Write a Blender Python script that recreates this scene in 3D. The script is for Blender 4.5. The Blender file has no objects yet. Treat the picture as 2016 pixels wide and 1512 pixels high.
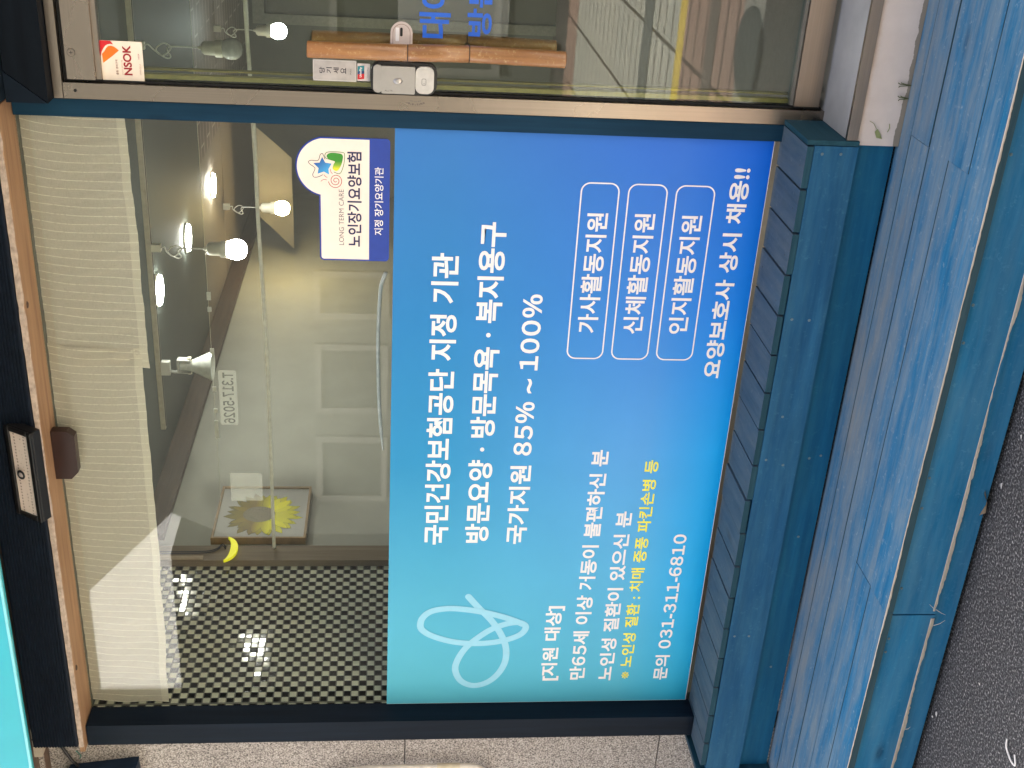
import bpy, bmesh, math, random
from math import sin, cos, pi, radians
from mathutils import Vector, Matrix
random.seed(7)
S = bpy.context.scene
COL = S.collection

# ------------------------------------------------------------------ camera
PSI, TH, RHO = 0.46920, 0.10333, -0.01336
fw = Vector((-sin(PSI)*cos(TH), cos(PSI)*cos(TH), -sin(TH)))
r0 = Vector((cos(PSI), sin(PSI), 0)); d0 = fw.cross(r0)
rr = cos(RHO)*r0 + sin(RHO)*d0
dd = -sin(RHO)*r0 + cos(RHO)*d0
cam = bpy.data.cameras.new('camera'); cam.sensor_width = 36; cam.lens = 2348.46*36/2016
cam.clip_start = 0.05; cam.clip_end = 500
co = bpy.data.objects.new('camera', cam); COL.objects.link(co)
M = Matrix((dd, rr, -fw)).transposed().to_4x4()      # the phone was held on its side: image right = world down
M.translation = (2.95707, -3.29917, 1.09536)
co.matrix_world = M
S.camera = co

# ------------------------------------------------------------------ sky, sun, exposure
SUN_EL, SUN_AZ = radians(66), radians(4)             # sun high behind the shop: the shop front stands in its own shade
w = bpy.data.worlds.new("World"); S.world = w; w.use_nodes = True
nt = w.node_tree; nt.nodes.clear()
sky = nt.nodes.new('ShaderNodeTexSky'); sky.sky_type = 'NISHITA'; sky.sun_disc = False
sky.sun_elevation = SUN_EL; sky.sun_rotation = SUN_AZ
sky.air_density = 0.7; sky.dust_density = 9.0; sky.ozone_density = 0.0
bg = nt.nodes.new('ShaderNodeBackground'); bg.inputs[1].default_value = 0.12
out = nt.nodes.new('ShaderNodeOutputWorld')
nt.links.new(sky.outputs[0], bg.inputs[0]); nt.links.new(bg.outputs[0], out.inputs[0])
sl = bpy.data.lights.new('sun', 'SUN'); sl.energy = 4.8; sl.angle = radians(0.5); sl.color = (1, .95, .87)
so = bpy.data.objects.new('sun', sl); COL.objects.link(so)
so.location = (2, 6, 12)
sd = Vector((sin(SUN_AZ)*cos(SUN_EL), cos(SUN_AZ)*cos(SUN_EL), sin(SUN_EL)))
so.rotation_euler = sd.to_track_quat('Z', 'Y').to_euler()
S.view_settings.view_transform = 'Standard'; S.view_settings.look = 'None'
S.view_settings.gamma = 1; S.view_settings.exposure = 2.35
S.render.engine = 'CYCLES'
S.cycles.use_denoising = True
S.cycles.max_bounces = 10; S.cycles.transparent_max_bounces = 16
S.cycles.sample_clamp_indirect = 6

# ------------------------------------------------------------------ node helpers
def newmat(name):
    m = bpy.data.materials.new(name); m.use_nodes = True
    t = m.node_tree
    return m, t, t.nodes['Principled BSDF']
def N(t, kind, **kw):
    n = t.nodes.new(kind)
    for k, v in kw.items(): setattr(n, k, v)
    return n
def rgba(c): return (c[0], c[1], c[2], 1)
def coords(t, scale=(1, 1, 1), rnd=True):
    tc = N(t, 'ShaderNodeTexCoord'); mp = N(t, 'ShaderNodeMapping')
    mp.inputs['Scale'].default_value = scale
    t.links.new(tc.outputs['Object'], mp.inputs['Vector'])
    if rnd:
        oi = N(t, 'ShaderNodeObjectInfo'); m1 = N(t, 'ShaderNodeMath', operation='MULTIPLY')
        m1.inputs[1].default_value = 37.0
        t.links.new(oi.outputs['Random'], m1.inputs[0])
        t.links.new(m1.outputs[0], mp.inputs['Location'])
    return mp.outputs[0]
def noise(t, vec, scale, detail=4, rough=.55):
    n = N(t, 'ShaderNodeTexNoise'); n.inputs['Scale'].default_value = scale
    n.inputs['Detail'].default_value = detail; n.inputs['Roughness'].default_value = rough
    t.links.new(vec, n.inputs['Vector']); return n.outputs['Fac']
def ramp(t, fac, stops):
    r = N(t, 'ShaderNodeValToRGB'); e = r.color_ramp.elements
    while len(e) < len(stops): e.new(.5)
    for el, (p, c) in zip(e, stops): el.position = p; el.color = rgba(c) if not isinstance(c, (int, float)) else (c, c, c, 1)
    t.links.new(fac, r.inputs[0]); return r.outputs[0]
def mix(t, fac, a, b, mode='MIX'):
    n = N(t, 'ShaderNodeMix', data_type='RGBA', blend_type=mode)
    for sock, v in ((n.inputs[0], fac), (n.inputs[6], a), (n.inputs[7], b)):
        if hasattr(v, 'is_output'): t.links.new(v, sock)
        else: sock.default_value = v if isinstance(v, (int, float)) else rgba(v)
    return n.outputs[2]
def bump(t, b, h, strength=.3, dist=.002):
    n = N(t, 'ShaderNodeBump'); n.inputs['Strength'].default_value = strength; n.inputs['Distance'].default_value = dist
    t.links.new(h, n.inputs['Height']); t.links.new(n.outputs[0], b.inputs['Normal'])
def plain(name, c, rough=.5, metal=0, var=.12, scale=40, spec=.5, bmp=0):
    m, t, b = newmat(name)
    v = coords(t); n = noise(t, v, scale, 4)
    lo = tuple(x*(1-var) for x in c); hi = tuple(min(1, x*(1+var)) for x in c)
    t.links.new(ramp(t, n, [(.3, lo), (.7, hi)]), b.inputs['Base Color'])
    b.inputs['Roughness'].default_value = rough; b.inputs['Metallic'].default_value = metal
    b.inputs['Specular IOR Level'].default_value = spec
    if bmp: bump(t, b, n, bmp)
    return m
def wood(name, dark, light, axis='x', rough=.6, wear=None, wear_amt=.0, knots=True, grain=1.0, spec=.3, tread=False):
    m, t, b = newmat(name)
    lo, hi = 1.6, 34*grain
    sc = {'x': (lo, hi, hi), 'y': (hi, lo, hi), 'z': (hi, hi, lo)}[axis]
    sc2 = {'x': (1.2, 5, 5), 'y': (5, 1.2, 5), 'z': (5, 5, 1.2)}[axis]
    v = coords(t, sc); v2 = coords(t, sc2); v3 = coords(t, (1, 1, 1))
    g = noise(t, v, 1.5, 8, .62)
    big = noise(t, v2, 1.6, 4, .55)
    c = ramp(t, g, [(.25, dark), (.72, light)])
    mid = tuple((x+y)/2*.8 for x, y in zip(dark, light))
    c = mix(t, ramp(t, big, [(.35, 0.0), (.75, .6)]), c, mid)
    if knots:
        vo = N(t, 'ShaderNodeTexVoronoi'); vo.inputs['Scale'].default_value = 1.0
        kv = coords(t, {'x': (2.6, 6.5, 6.5), 'y': (6.5, 2.6, 6.5), 'z': (6.5, 6.5, 2.6)}[axis])
        wob = N(t, 'ShaderNodeMix', data_type='RGBA'); wob.inputs[0].default_value = .06
        nn = N(t, 'ShaderNodeTexNoise'); nn.inputs['Scale'].default_value = 3; t.links.new(kv, nn.inputs['Vector'])
        t.links.new(kv, wob.inputs[6]); t.links.new(nn.outputs['Color'], wob.inputs[7])
        t.links.new(wob.outputs[2], vo.inputs['Vector'])
        c = mix(t, ramp(t, vo.outputs['Distance'], [(.035, .8), (.07, .35), (.13, 0.0)]), c, tuple(x*.45 for x in dark))
    if wear:
        vw = coords(t, {'x': (1.4, 9, 9), 'y': (9, 1.4, 9), 'z': (9, 9, 1.4)}[axis])
        wn = noise(t, vw, 2.3, 10, .72)
        c = mix(t, ramp(t, wn, [(.40, 0.0), (.72, wear_amt)]), c, wear)
        fine = noise(t, v3, 55, 6, .7)
        c = mix(t, ramp(t, fine, [(.58, 0.0), (.74, wear_amt*.8)]), c, tuple(min(1, x*1.35) for x in wear))
    if tread:      # boards nearest the wall are dusty and trodden to a tan grey
        sx = N(t, 'ShaderNodeSeparateXYZ'); tc = N(t, 'ShaderNodeTexCoord'); t.links.new(tc.outputs['Object'], sx.inputs[0])
        mr = N(t, 'ShaderNodeMapRange'); t.links.new(sx.outputs[1], mr.inputs[0])
        for k, q in ((1, -.62), (2, -.26), (3, 0.0), (4, 1.0)): mr.inputs[k].default_value = q
        pn = noise(t, coords(t, (1.1, 5, 5), rnd=False), 1.9, 9, .7)
        f = mix(t, 1, mr.outputs[0], ramp(t, pn, [(.36, 0.0), (.66, .85)]), 'MULTIPLY')
        c = mix(t, f, c, (.225, .225, .205))
    t.links.new(c, b.inputs['Base Color'])
    b.inputs['Roughness'].default_value = rough; b.inputs['Specular IOR Level'].default_value = spec
    bump(t, b, g, .35, .0015)
    return m
def speckle(name, cols, scale, rough=.7, bmp=.3, big=.15, st=.34, sp=.11):
    m, t, b = newmat(name)
    v = coords(t, rnd=False)
    n = noise(t, v, scale, 3, .6)
    c = ramp(t, n, [(st+sp*i, k) for i, k in enumerate(cols)])
    l = noise(t, v, 2.5, 5)
    c = mix(t, 1.0, c, ramp(t, l, [(.3, (1-big,)*3), (.7, (1.0,)*3)]), 'MULTIPLY')
    t.links.new(c, b.inputs['Base Color']); b.inputs['Roughness'].default_value = rough
    bump(t, b, n, bmp, .003)
    return m
def steel(name, c, rough, axis='z'):
    m, t, b = newmat(name)
    sc = {'x': (2, 260, 260), 'z': (260, 260, 2)}[axis]
    n = noise(t, coords(t, sc), 1.0, 5)
    sm = noise(t, coords(t, (1.5, 1.5, 1.5)), 3.0, 3, .4)
    cc = ramp(t, n, [(.3, tuple(x*.86 for x in c)), (.7, c)])
    cc = mix(t, ramp(t, sm, [(.35, 0.0), (.85, .3)]), cc, tuple(x*.75 for x in c))
    t.links.new(cc, b.inputs['Base Color'])
    t.links.new(ramp(t, sm, [(.3, rough), (.75, rough+.14)]), b.inputs['Roughness'])
    b.inputs['Metallic'].default_value = 1
    bump(t, b, n, .12, .0005)
    return m
def emit(name, c, s):
    m, t, b = newmat(name)
    b.inputs['Base Color'].default_value = rgba(c)
    b.inputs['Emission Color'].default_value = rgba(c); b.inputs['Emission Strength'].default_value = s
    return m
def glass(name, tint, ior=1.5, tr=1.0):
    m, t, b = newmat(name); t.nodes.remove(b)
    tr_ = N(t, 'ShaderNodeBsdfTransparent'); tr_.inputs[0].default_value = rgba(tint)
    gl = N(t, 'ShaderNodeBsdfGlossy'); gl.inputs['Roughness'].default_value = 0.0
    fr = N(t, 'ShaderNodeFresnel')
    ge = N(t, 'ShaderNodeNewGeometry'); ma = N(t, 'ShaderNodeMath', operation='MULTIPLY_ADD')   # same reflectance on the way out (the pane does not bend the ray)
    t.links.new(ge.outputs['Backfacing'], ma.inputs[0]); ma.inputs[1].default_value = 1/ior-ior; ma.inputs[2].default_value = ior
    t.links.new(ma.outputs[0], fr.inputs['IOR'])
    mx = N(t, 'ShaderNodeMixShader')
    # a faint uneven film of dust on the pane
    df = N(t, 'ShaderNodeBsdfDiffuse'); df.inputs[0].default_value = (.6, .62, .58, 1)
    n = noise(t, coords(t, (1, 1, 1)), 5, 8, .7)
    mx2 = N(t, 'ShaderNodeMixShader')
    t.links.new(ramp(t, n, [(.35, .002), (.8, .012)]), mx2.inputs[0])
    t.links.new(fr.outputs[0], mx.inputs[0]); t.links.new(tr_.outputs[0], mx.inputs[1]); t.links.new(gl.outputs[0], mx.inputs[2])
    t.links.new(mx.outputs[0], mx2.inputs[1]); t.links.new(df.outputs[0], mx2.inputs[2])
    t.links.new(mx2.outputs[0], t.nodes['Material Output'].inputs[0])
    return m

# ------------------------------------------------------------------ mesh helpers
def setp(o, label=None, cat=None, group=None, kind=None):
    if label: o['label'] = label
    if cat: o['category'] = cat
    if group: o['group'] = group
    if kind: o['kind'] = kind
    return o
def link(name, me, mat, parent=None):
    o = bpy.data.objects.new(name, me); COL.objects.link(o)
    for mm in (mat if isinstance(mat, (list, tuple)) else [mat]): me.materials.append(mm)
    if parent is not None:
        o.parent = parent; o.matrix_parent_inverse = Matrix.Translation(-parent.location if parent.type == 'EMPTY' else Vector((0, 0, 0)))
    return o
def islands(bm):
    seen, out_ = set(), []
    for f in bm.faces:
        if f in seen: continue
        st, isl = [f], []; seen.add(f)
        while st:
            q = st.pop(); isl.append(q)
            for e in q.edges:
                for g in e.link_faces:
                    if g not in seen: seen.add(g); st.append(g)
        out_.append(isl)
    return out_
def each(name, bm, mat, parent=None, bev=0, seg=2, smooth=False):
    """every loose piece of bm becomes a part of its own"""
    res = []
    for isl in islands(bm):
        b2 = bmesh.new(); mp = {}
        for f in isl:
            vs = []
            for v in f.verts:
                if v not in mp: mp[v] = b2.verts.new(v.co)
                vs.append(mp[v])
            b2.faces.new(vs)
        res.append(obj(name, b2, mat, parent, bev, seg, smooth))
    bm.free(); return res
def obj(name, bm, mat, parent=None, bev=0, seg=2, smooth=False):
    if bev:
        bmesh.ops.bevel(bm, geom=[e for e in bm.edges if len(e.link_faces) == 2 and e.calc_face_angle(0) > .5],
                        offset=bev, segments=seg, affect='EDGES', profile=.5)
    bmesh.ops.recalc_face_normals(bm, faces=bm.faces)
    me = bpy.data.meshes.new(name); bm.to_mesh(me); bm.free()
    if smooth:
        for p in me.polygons: p.use_smooth = True
        try: me.set_sharp_from_angle(angle=radians(40))
        except Exception: pass
    return link(name, me, mat, parent)
def thing(name, label, cat, loc=(0, 0, 0), group=None):
    o = bpy.data.objects.new(name, None); COL.objects.link(o); o.location = loc; o.empty_display_size = .05
    return setp(o, label, cat, group)
def BM(): return bmesh.new()
def box(bm, x0, x1, y0, y1, z0, z1, mi=0):
    vs = [bm.verts.new(p) for p in ((x0,y0,z0),(x1,y0,z0),(x1,y1,z0),(x0,y1,z0),(x0,y0,z1),(x1,y0,z1),(x1,y1,z1),(x0,y1,z1))]
    for q in ((0,3,2,1),(4,5,6,7),(0,1,5,4),(1,2,6,5),(2,3,7,6),(3,0,4,7)):
        f = bm.faces.new([vs[i] for i in q]); f.material_index = mi
    return bm
def prism_xz(bm, pts, y0, y1, mi=0):
    a = [bm.verts.new((x, y0, z)) for x, z in pts]; b = [bm.verts.new((x, y1, z)) for x, z in pts]
    n = len(pts)
    for f in ([bm.faces.new(a)], [bm.faces.new(b[::-1])], [bm.faces.new((a[(i+1) % n], a[i], b[i], b[(i+1) % n])) for i in range(n)]):
        for k in f: k.material_index = mi
    return bm
def prism_yz(bm, pts, x0, x1, mi=0):
    a = [bm.verts.new((x0, y, z)) for y, z in pts]; b = [bm.verts.new((x1, y, z)) for y, z in pts]
    n = len(pts)
    for f in ([bm.faces.new(a)], [bm.faces.new(b[::-1])], [bm.faces.new((a[(i+1) % n], a[i], b[i], b[(i+1) % n])) for i in range(n)]):
        for k in f: k.material_index = mi
    return bm
def sheet_xz(bm, pts, y):
    bm.faces.new([bm.verts.new((x, y, z)) for x, z in pts]); return bm
def tube(bm, pts, r, n=8, closed=False, cap=True):
    pts = [Vector(p) for p in pts]; rings = []
    up = Vector((0.13, .21, .97)).normalized()
    for i, p in enumerate(pts):
        a = pts[i-1] if (i or closed) else p; c = pts[(i+1) % len(pts)] if (i < len(pts)-1 or closed) else p
        d = (c-a).normalized(); s = d.cross(up)
        if s.length < .05: s = d.cross(Vector((1, 0, 0)))
        s.normalize(); u = s.cross(d)
        rad = r[i] if isinstance(r, (list, tuple)) else r
        rings.append([bm.verts.new(p + rad*(cos(2*pi*k/n)*s + sin(2*pi*k/n)*u)) for k in range(n)])
    m = len(rings)
    for i in range(m if closed else m-1):
        A, B = rings[i], rings[(i+1) % m]
        for k in range(n): bm.faces.new((A[k], A[(k+1) % n], B[(k+1) % n], B[k]))
    if cap and not closed:
        bm.faces.new(rings[0][::-1]); bm.faces.new(rings[-1])
    return bm
def lathe(bm, prof, cx, cy, cz, n=24):
    """prof: (radius, z) list, revolved about the vertical through (cx, cy)"""
    rings = []
    for r, z in prof:
        if r < 1e-5: rings.append([bm.verts.new((cx, cy, cz+z))])
        else: rings.append([bm.verts.new((cx+r*cos(2*pi*k/n), cy+r*sin(2*pi*k/n), cz+z)) for k in range(n)])
    for A, B in zip(rings, rings[1:]):
        for k in range(n):
            q = [A[k % len(A)], A[(k+1) % len(A)], B[(k+1) % len(B)], B[k % len(B)]]
            q = list(dict.fromkeys(q))
            if len(q) > 2: bm.faces.new(q)
    return bm
def smooth_path(pts, k=8, closed=False):
    P = [Vector(p) for p in pts]; o = []; n = len(P)
    for i in range(n if closed else n-1):
        p0, p1, p2, p3 = (P[(i-1) % n] if closed or i else P[i]), P[i], P[(i+1) % n], (P[(i+2) % n] if closed or i+2 < n else P[(i+1) % n])
        for j in range(k):
            t = j/k
            o.append(.5*((2*p1)+(p2-p0)*t+(2*p0-5*p1+4*p2-p3)*t*t+(3*p1-p0-3*p2+p3)*t**3))
    if not closed: o.append(P[-1])
    return o
def ribbon_xz(bm, pts, w_, y, closed=False):
    """flat painted stroke in the xz plane"""
    P = [Vector((p[0], p[1])) for p in pts]; n = len(P); L = []
    for i in range(n):
        a = P[i-1] if (i or closed) else P[i]; c = P[(i+1) % n] if (i < n-1 or closed) else P[i]
        d = (c-a); d = d.normalized() if d.length else Vector((1, 0)); nn = Vector((-d.y, d.x))
        ww = (w_[i] if isinstance(w_, (list, tuple)) else w_)/2
        L.append((bm.verts.new((P[i].x+nn.x*ww, y, P[i].y+nn.y*ww)), bm.verts.new((P[i].x-nn.x*ww, y, P[i].y-nn.y*ww))))
    for i in range(n if closed else n-1):
        a, b = L[i], L[(i+1) % n]; bm.faces.new((a[0], b[0], b[1], a[1]))
    return bm
def rrect(x0, x1, z0, z1, r, k=6):
    o = []
    for cx, cz, a0 in ((x1-r, z0+r, -pi/2), (x1-r, z1-r, 0), (x0+r, z1-r, pi/2), (x0+r, z0+r, pi)):
        for i in range(k+1):
            a = a0+pi/2*i/k; o.append((cx+r*cos(a), cz+r*sin(a)))
    return o
GL = {}
def _raw(body, bold):
    c = bpy.data.curves.new('glyph', 'FONT'); c.body = body; c.offset = bold; c.resolution_u = 4; c.fill_mode = 'FRONT'
    t = bpy.data.objects.new('glyph', c); COL.objects.link(t)
    dg = bpy.context.evaluated_depsgraph_get(); dg.update()
    me = bpy.data.meshes.new_from_object(t.evaluated_get(dg))
    vs = [(v.co.x, v.co.y) for v in me.vertices]; fs = [tuple(p.vertices) for p in me.polygons]
    bpy.data.objects.remove(t); bpy.data.curves.remove(c); bpy.data.meshes.remove(me)
    return vs, fs
def glyph(ch, bold):
    if (ch, bold) in GL: return GL[ch, bold]
    if ch == ' ': g = ([], [], .30)
    elif ch in '0123456789%':        # full-width form, so that figures match the Hangul face
        vs, fs = _raw(chr(ord(ch)+0xFEE0), bold); x0 = min(v[0] for v in vs); w_ = max(v[0] for v in vs)-x0
        pad = .055 if ch == '%' else max(.055, (.56-w_)/2)
        g = ([(x-x0+pad, y) for x, y in vs], fs, w_+2*pad)
    else:
        vs, fs = _raw(ch, bold if ch != '※' else .004)
        l = max(v[0] for v in _raw('l', bold)[0]); g = (vs, fs, max(v[0] for v in _raw(ch+'l', bold)[0])-l)
    if ch in '건거' and bold > .01:     # narrow the first consonant so that it stands clear of the vowel
        vs, fs, adv = glyph('긴' if ch == '건' else '기', bold); par = list(range(len(vs)))
        def find(i):
            while par[i] != i: i = par[i]
            return i
        for f in fs:
            for i in f[1:]: par[find(i)] = find(f[0])
        grp = {}
        for i in range(len(vs)): grp.setdefault(find(i), []).append(i)
        top = [q for q in grp.values() if max(vs[i][1] for i in q) > .55]
        lf = min(top, key=lambda q: min(vs[i][0] for i in q)); xl = min(vs[i][0] for i in lf)
        if len(top) > 1:
            vs = list(vs); rt = max(top, key=lambda q: max(vs[i][0] for i in q))
            for i in lf: vs[i] = (xl+(vs[i][0]-xl)*.80, vs[i][1])
            xr = min(vs[i][0] for i in rt); y0 = min(vs[i][1] for i in lf); y1 = max(vs[i][1] for i in lf)
            ym = y0+.56*(y1-y0); h = .032+bold; k = len(vs)
            vs += [(xr-.15, ym-h), (xr-.0005, ym-h), (xr-.0005, ym+h), (xr-.15, ym+h)]
            g = (vs, list(fs)+[(k, k+1, k+2, k+3)], adv)
    GL[ch, bold] = g; return g
def text(name, s, x0, x1, z0, z1, y, mat, parent, bold=0.0, mirror=False, tr=None):
    words, V, F, cx = [], [], [], 0
    for ch in s+' ':
        if ch == ' ' and V: words.append((V, F)); V, F = [], []
        vs, fs, adv = glyph(ch, bold); k = len(V)
        V += [(x+cx, q) for x, q in vs]; F += [tuple(i+k for i in f) for f in fs]; cx += adv
    A = [v for w_ in words for v in w_[0]]
    a0, a1, b0, b1 = min(v[0] for v in A), max(v[0] for v in A), min(v[1] for v in A), max(v[1] for v in A)
    for V, F in words:                # one part for each word
        W = []
        for x, q in V:
            u = (x-a0)/(a1-a0); q = (q-b0)/(b1-b0)
            if mirror: u = 1-u
            p = Vector((x0+u*(x1-x0), y, z0+q*(z1-z0))); W.append(tr(p) if tr else p)
        me = bpy.data.meshes.new(name); me.from_pydata(W, [], F)
        o = link(name, me, mat, parent)
    return o

# ------------------------------------------------------------------ materials
NAVY = wood('navy_stained_wood', (.003, .006, .011), (.007, .014, .025), 'z', .6, grain=.8, knots=False, spec=.1)
NAVYX = wood('navy_stained_wood_flat', (.0025, .004, .007), (.006, .010, .016), 'x', .6, grain=.8, knots=False, spec=.08)
BLUEZ = wood('blue_stained_wood_upright', (.003, .022, .045), (.008, .042, .080), 'z', .6, spec=.12)
SILLTOP = wood('weathered_blue_plank', (.034, .070, .100), (.074, .118, .155), 'y', .65, (.14, .16, .16), .6, spec=.12)
FASC1 = wood('blue_stained_board', (.005, .052, .125), (.018, .110, .225), 'x', .55, (.06, .18, .24), .35, grain=.7, spec=.15)
FASC2 = wood('deep_blue_stained_board', (.002, .052, .125), (.007, .110, .225), 'x', .55, (.03, .15, .20), .3, grain=.7, spec=.15)
DECK = wood('scuffed_blue_deck', (.009, .095, .205), (.036, .185, .335), 'x', .7, (.20, .25, .27), .85, grain=1.3, spec=.05, tread=True)
DECKF = wood('blue_front_board', (.009, .105, .230), (.028, .205, .385), 'x', .55, (.09, .22, .33), .6, grain=.7, spec=.12)
ENDG = wood('dark_teal_edge', (.010, .040, .058), (.026, .078, .105), 'x', .6, spec=.1, knots=False)
DKEDGE = wood('grey_teal_edge', (.022, .055, .075), (.055, .105, .125), 'x', .7, spec=.1, knots=False)
RAW = wood('bare_worn_wood', (.30, .26, .20), (.58, .53, .45), 'x', .8, knots=False)
PINE = wood('raw_pine', (.19, .10, .05), (.43, .265, .145), 'x', .6, knots=False, grain=.7)
PINEE = plain('raw_pine_edge', (.40, .32, .26), .7, var=.3, scale=60)
TRIM = wood('grey_brown_trim', (.16, .12, .075), (.27, .21, .14), 'z', .6)
MOULD = wood('dark_brown_moulding', (.055, .032, .018), (.10, .062, .036), 'y', .5, knots=False)
STEELZ = steel('brushed_steel_upright', (.31, .262, .218), .22, 'z')
STEELX = steel('brushed_steel_flat', (.33, .278, .232), .26, 'x')
BLACK = plain('black_gap', (.006, .006, .006), .7)
RUBBER = plain('black_plastic', (.010, .010, .011), .4)
GRAN = speckle('pinkish_grey_granite', [(.05, .045, .04), (.22, .195, .175), (.37, .335, .30), (.52, .49, .45)], 175, .6, .15)
ASPH = speckle('dark_asphalt', [(.009, .009, .0095), (.030, .030, .031), (.090, .090, .090), (.36, .35, .33)], 150, .9, 1.0, st=.37, sp=.105)
GLASSW = glass('window_glass', (.94, .96, .935))
GLASSD = glass('door_glass', (.86, .91, .86))
WHITE = plain('white_print', (.80, .78, .77), .45, var=.02)
YEL = plain('yellow_print', (.85, .80, .06), .45, var=.02)
CREAM = plain('cream_print', (.80, .70, .58), .45, var=.03)
NAVYP = plain('navy_print', (.012, .012, .075), .4, var=.05)
ROYAL = plain('royal_blue_print', (.012, .045, .30), .35, var=.06)
GREYP = plain('grey_print', (.12, .12, .12), .5)
CREAMPL = plain('cream_plastic', (.80, .76, .62), .35, var=.05)
WHITEPL = plain('white_plastic', (.72, .72, .66), .35, var=.05)
SILVER = plain('silver_plastic', (.42, .40, .38), .3, var=.04, metal=.75)
BROWNPL = plain('dark_brown_plastic', (.022, .008, .006), .4)
TEAL = plain('teal_signboard', (.003, .36, .44), .4, var=.04, scale=8)
TEALE = plain('pale_teal_edge', (.18, .58, .62), .4, var=.04)
STEPW = plain('white_painted_metal', (.60, .53, .48), .5, var=.08, scale=9)
STEPG = plain('grey_worn_tread', (.34, .335, .315), .5, var=.12, scale=9)
SCREW = plain('zinc_screw', (.10, .16, .19), .45)
LIN = None
# ------------------------------------------------------------------ ground and street
G0 = -0.50
def slab(name, x0, x1, y0, y1, z, mat, label=None):
    bm = BM(); bm.faces.new([bm.verts.new(p) for p in ((x0, y0, z), (x1, y0, z), (x1, y1, z), (x0, y1, z))])
    o = obj(name, bm, mat); setp(o, kind='structure'); return o
slab('ground', -60, 60, -60, 60, G0, ASPH)
def pavers(name, c1, c2, mortar, w_, h_):
    m, t, b = newmat(name)
    v = coords(t, rnd=False)
    br = N(t, 'ShaderNodeTexBrick'); t.links.new(v, br.inputs['Vector'])
    br.inputs['Color1'].default_value = rgba(c1); br.inputs['Color2'].default_value = rgba(c2); br.inputs['Mortar'].default_value = rgba(mortar)
    br.inputs['Scale'].default_value = 1; br.inputs['Brick Width'].default_value = w_; br.inputs['Row Height'].default_value = h_
    br.inputs['Mortar Size'].default_value = .013; br.offset = 0
    n = noise(t, v, 60, 5, .7)
    t.links.new(mix(t, 1, br.outputs['Color'], ramp(t, n, [(.3, (.75,)*3), (.7, (1.,)*3)]), 'MULTIPLY'), b.inputs['Base Color'])
    b.inputs['Roughness'].default_value = .9
    return m
GPAV = pavers('grey_pavers', (.46, .46, .41), (.42, .43, .39), (.07, .07, .06), .55, .19)
RPAV = pavers('red_pavers', (.36, .245, .205), (.32, .22, .185), (.08, .055, .05), .55, .19)
slab('pavement', -40, 40, -7.25, -3.46, G0+.004, GPAV)
slab('pavement', -40, 40, -3.30, -2.20, G0+.004, RPAV)
slab('road_marking', -40, 40, -3.46, -3.30, G0+.004, speckle('yellow_road_paint', [(.45, .33, .06), (.60, .45, .08), (.66, .50, .10), (.50, .38, .1)], 40, .8, .2))
slab('pavement', -40, 40, -2.20, -1.2, G0+.004, speckle('grey_concrete', [(.10, .10, .10), (.24, .24, .22), (.34, .34, .31), (.42, .42, .38)], 90, .9, .4))
slab('pavement', -40, 40, -7.85, -7.25, G0+.004, RPAV)
slab('pavement', -40, 40, -4.42, -4.14, G0+.008, plain('painted_shadow_wide', (.10, .12, .12), .8))  # dark band standing in for a shadow cast across the paving
slab('pavement', -40, 40, -2.80, -2.62, G0+.008, plain('painted_shadow_narrow', (.13, .11, .10), .8))  # narrower painted band for the nearer cast shadow
bm = BM(); lathe(bm, [(0, .012), (.20, .012), (.21, 0)], 1.93, -2.03, G0+.004, 32)  # dark disc painted in for a round shadow on the street
shd = obj('shadow_disc', bm, plain('shadow_disc_dark', (.06, .07, .07), .7)); setp(shd, 'round dark painted shadow mirrored in the lower door glass', 'painted shadow')

# house across the street, seen only as a reflection in the panes
hb = thing('opposite_house', 'pale house across the street mirrored faintly in the shop glass', 'house', (0, -8.6, G0))
WALLO = plain('beige_render', (.105, .11, .10), .9, scale=6)
bm = BM()
prism_xz(bm, [(-5.1, G0), (9, G0), (9, 6.5), (-7.5, 6.5), (-6.0, 4.68), (-4.81, 3.57), (-5.1, 2.98)], -9.2, -8.6)
obj('wall', bm, WALLO, hb)
BRK = pavers('dark_brick', (.11, .055, .05), (.08, .04, .04), (.40, .35, .33), .42, .13)
bm = BM(); box(bm, -2.4, 4.5, -8.66, -8.602, 2.45, 3.3); obj('brick_band', bm, BRK, hb)
WFR = plain('pale_window_frame', (.19, .19, .175), .5); WPN = plain('dark_window_pane', (.06, .065, .06), .3)
for x0, x1, z0, z1 in ((-4.6, -3.75, 1.1, 1.9), (-3.45, -2.6, 1.1, 1.9), (-2.3, -1.75, 1.1, 1.9), (.35, 1.35, .05, 1.7), (1.5, 2.6, .05, 1.7)):
    bm = BM()
    box(bm, x0, x1, -8.60, -8.54, z1-.07, z1); box(bm, x0, x1, -8.60, -8.54, z0, z0+.07)
    box(bm, x0, x0+.07, -8.60, -8.54, z0+.07, z1-.07); box(bm, x1-.07, x1, -8.60, -8.54, z0+.07, z1-.07)
    f = obj('window', bm, WFR, hb); bm = BM(); box(bm, x0+.07, x1-.07, -8.598, -8.57, z0+.07, z1-.07); obj('pane', bm, WPN, f)
bm = BM(); box(bm, -7.6, 9.2, -9.3, -8.4, 6.5, 6.7); obj('roof', bm, plain('roof_edge', (.2, .2, .2), .8), hb)

hn = thing('neighbour_house', 'dark lower house beside the pale one mirrored over the linen valance', 'house', (-9, -8.6, G0))
bm = BM(); prism_xz(bm, [(-18, G0), (-5.102, G0), (-5.102, 2.97), (-5.38, 2.97), (-5.38, 3.62), (-18, 3.62)], -9.6, -8.6); obj('wall', bm, plain('dark_grey_render', (.012, .012, .012), .9), hn)

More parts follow.
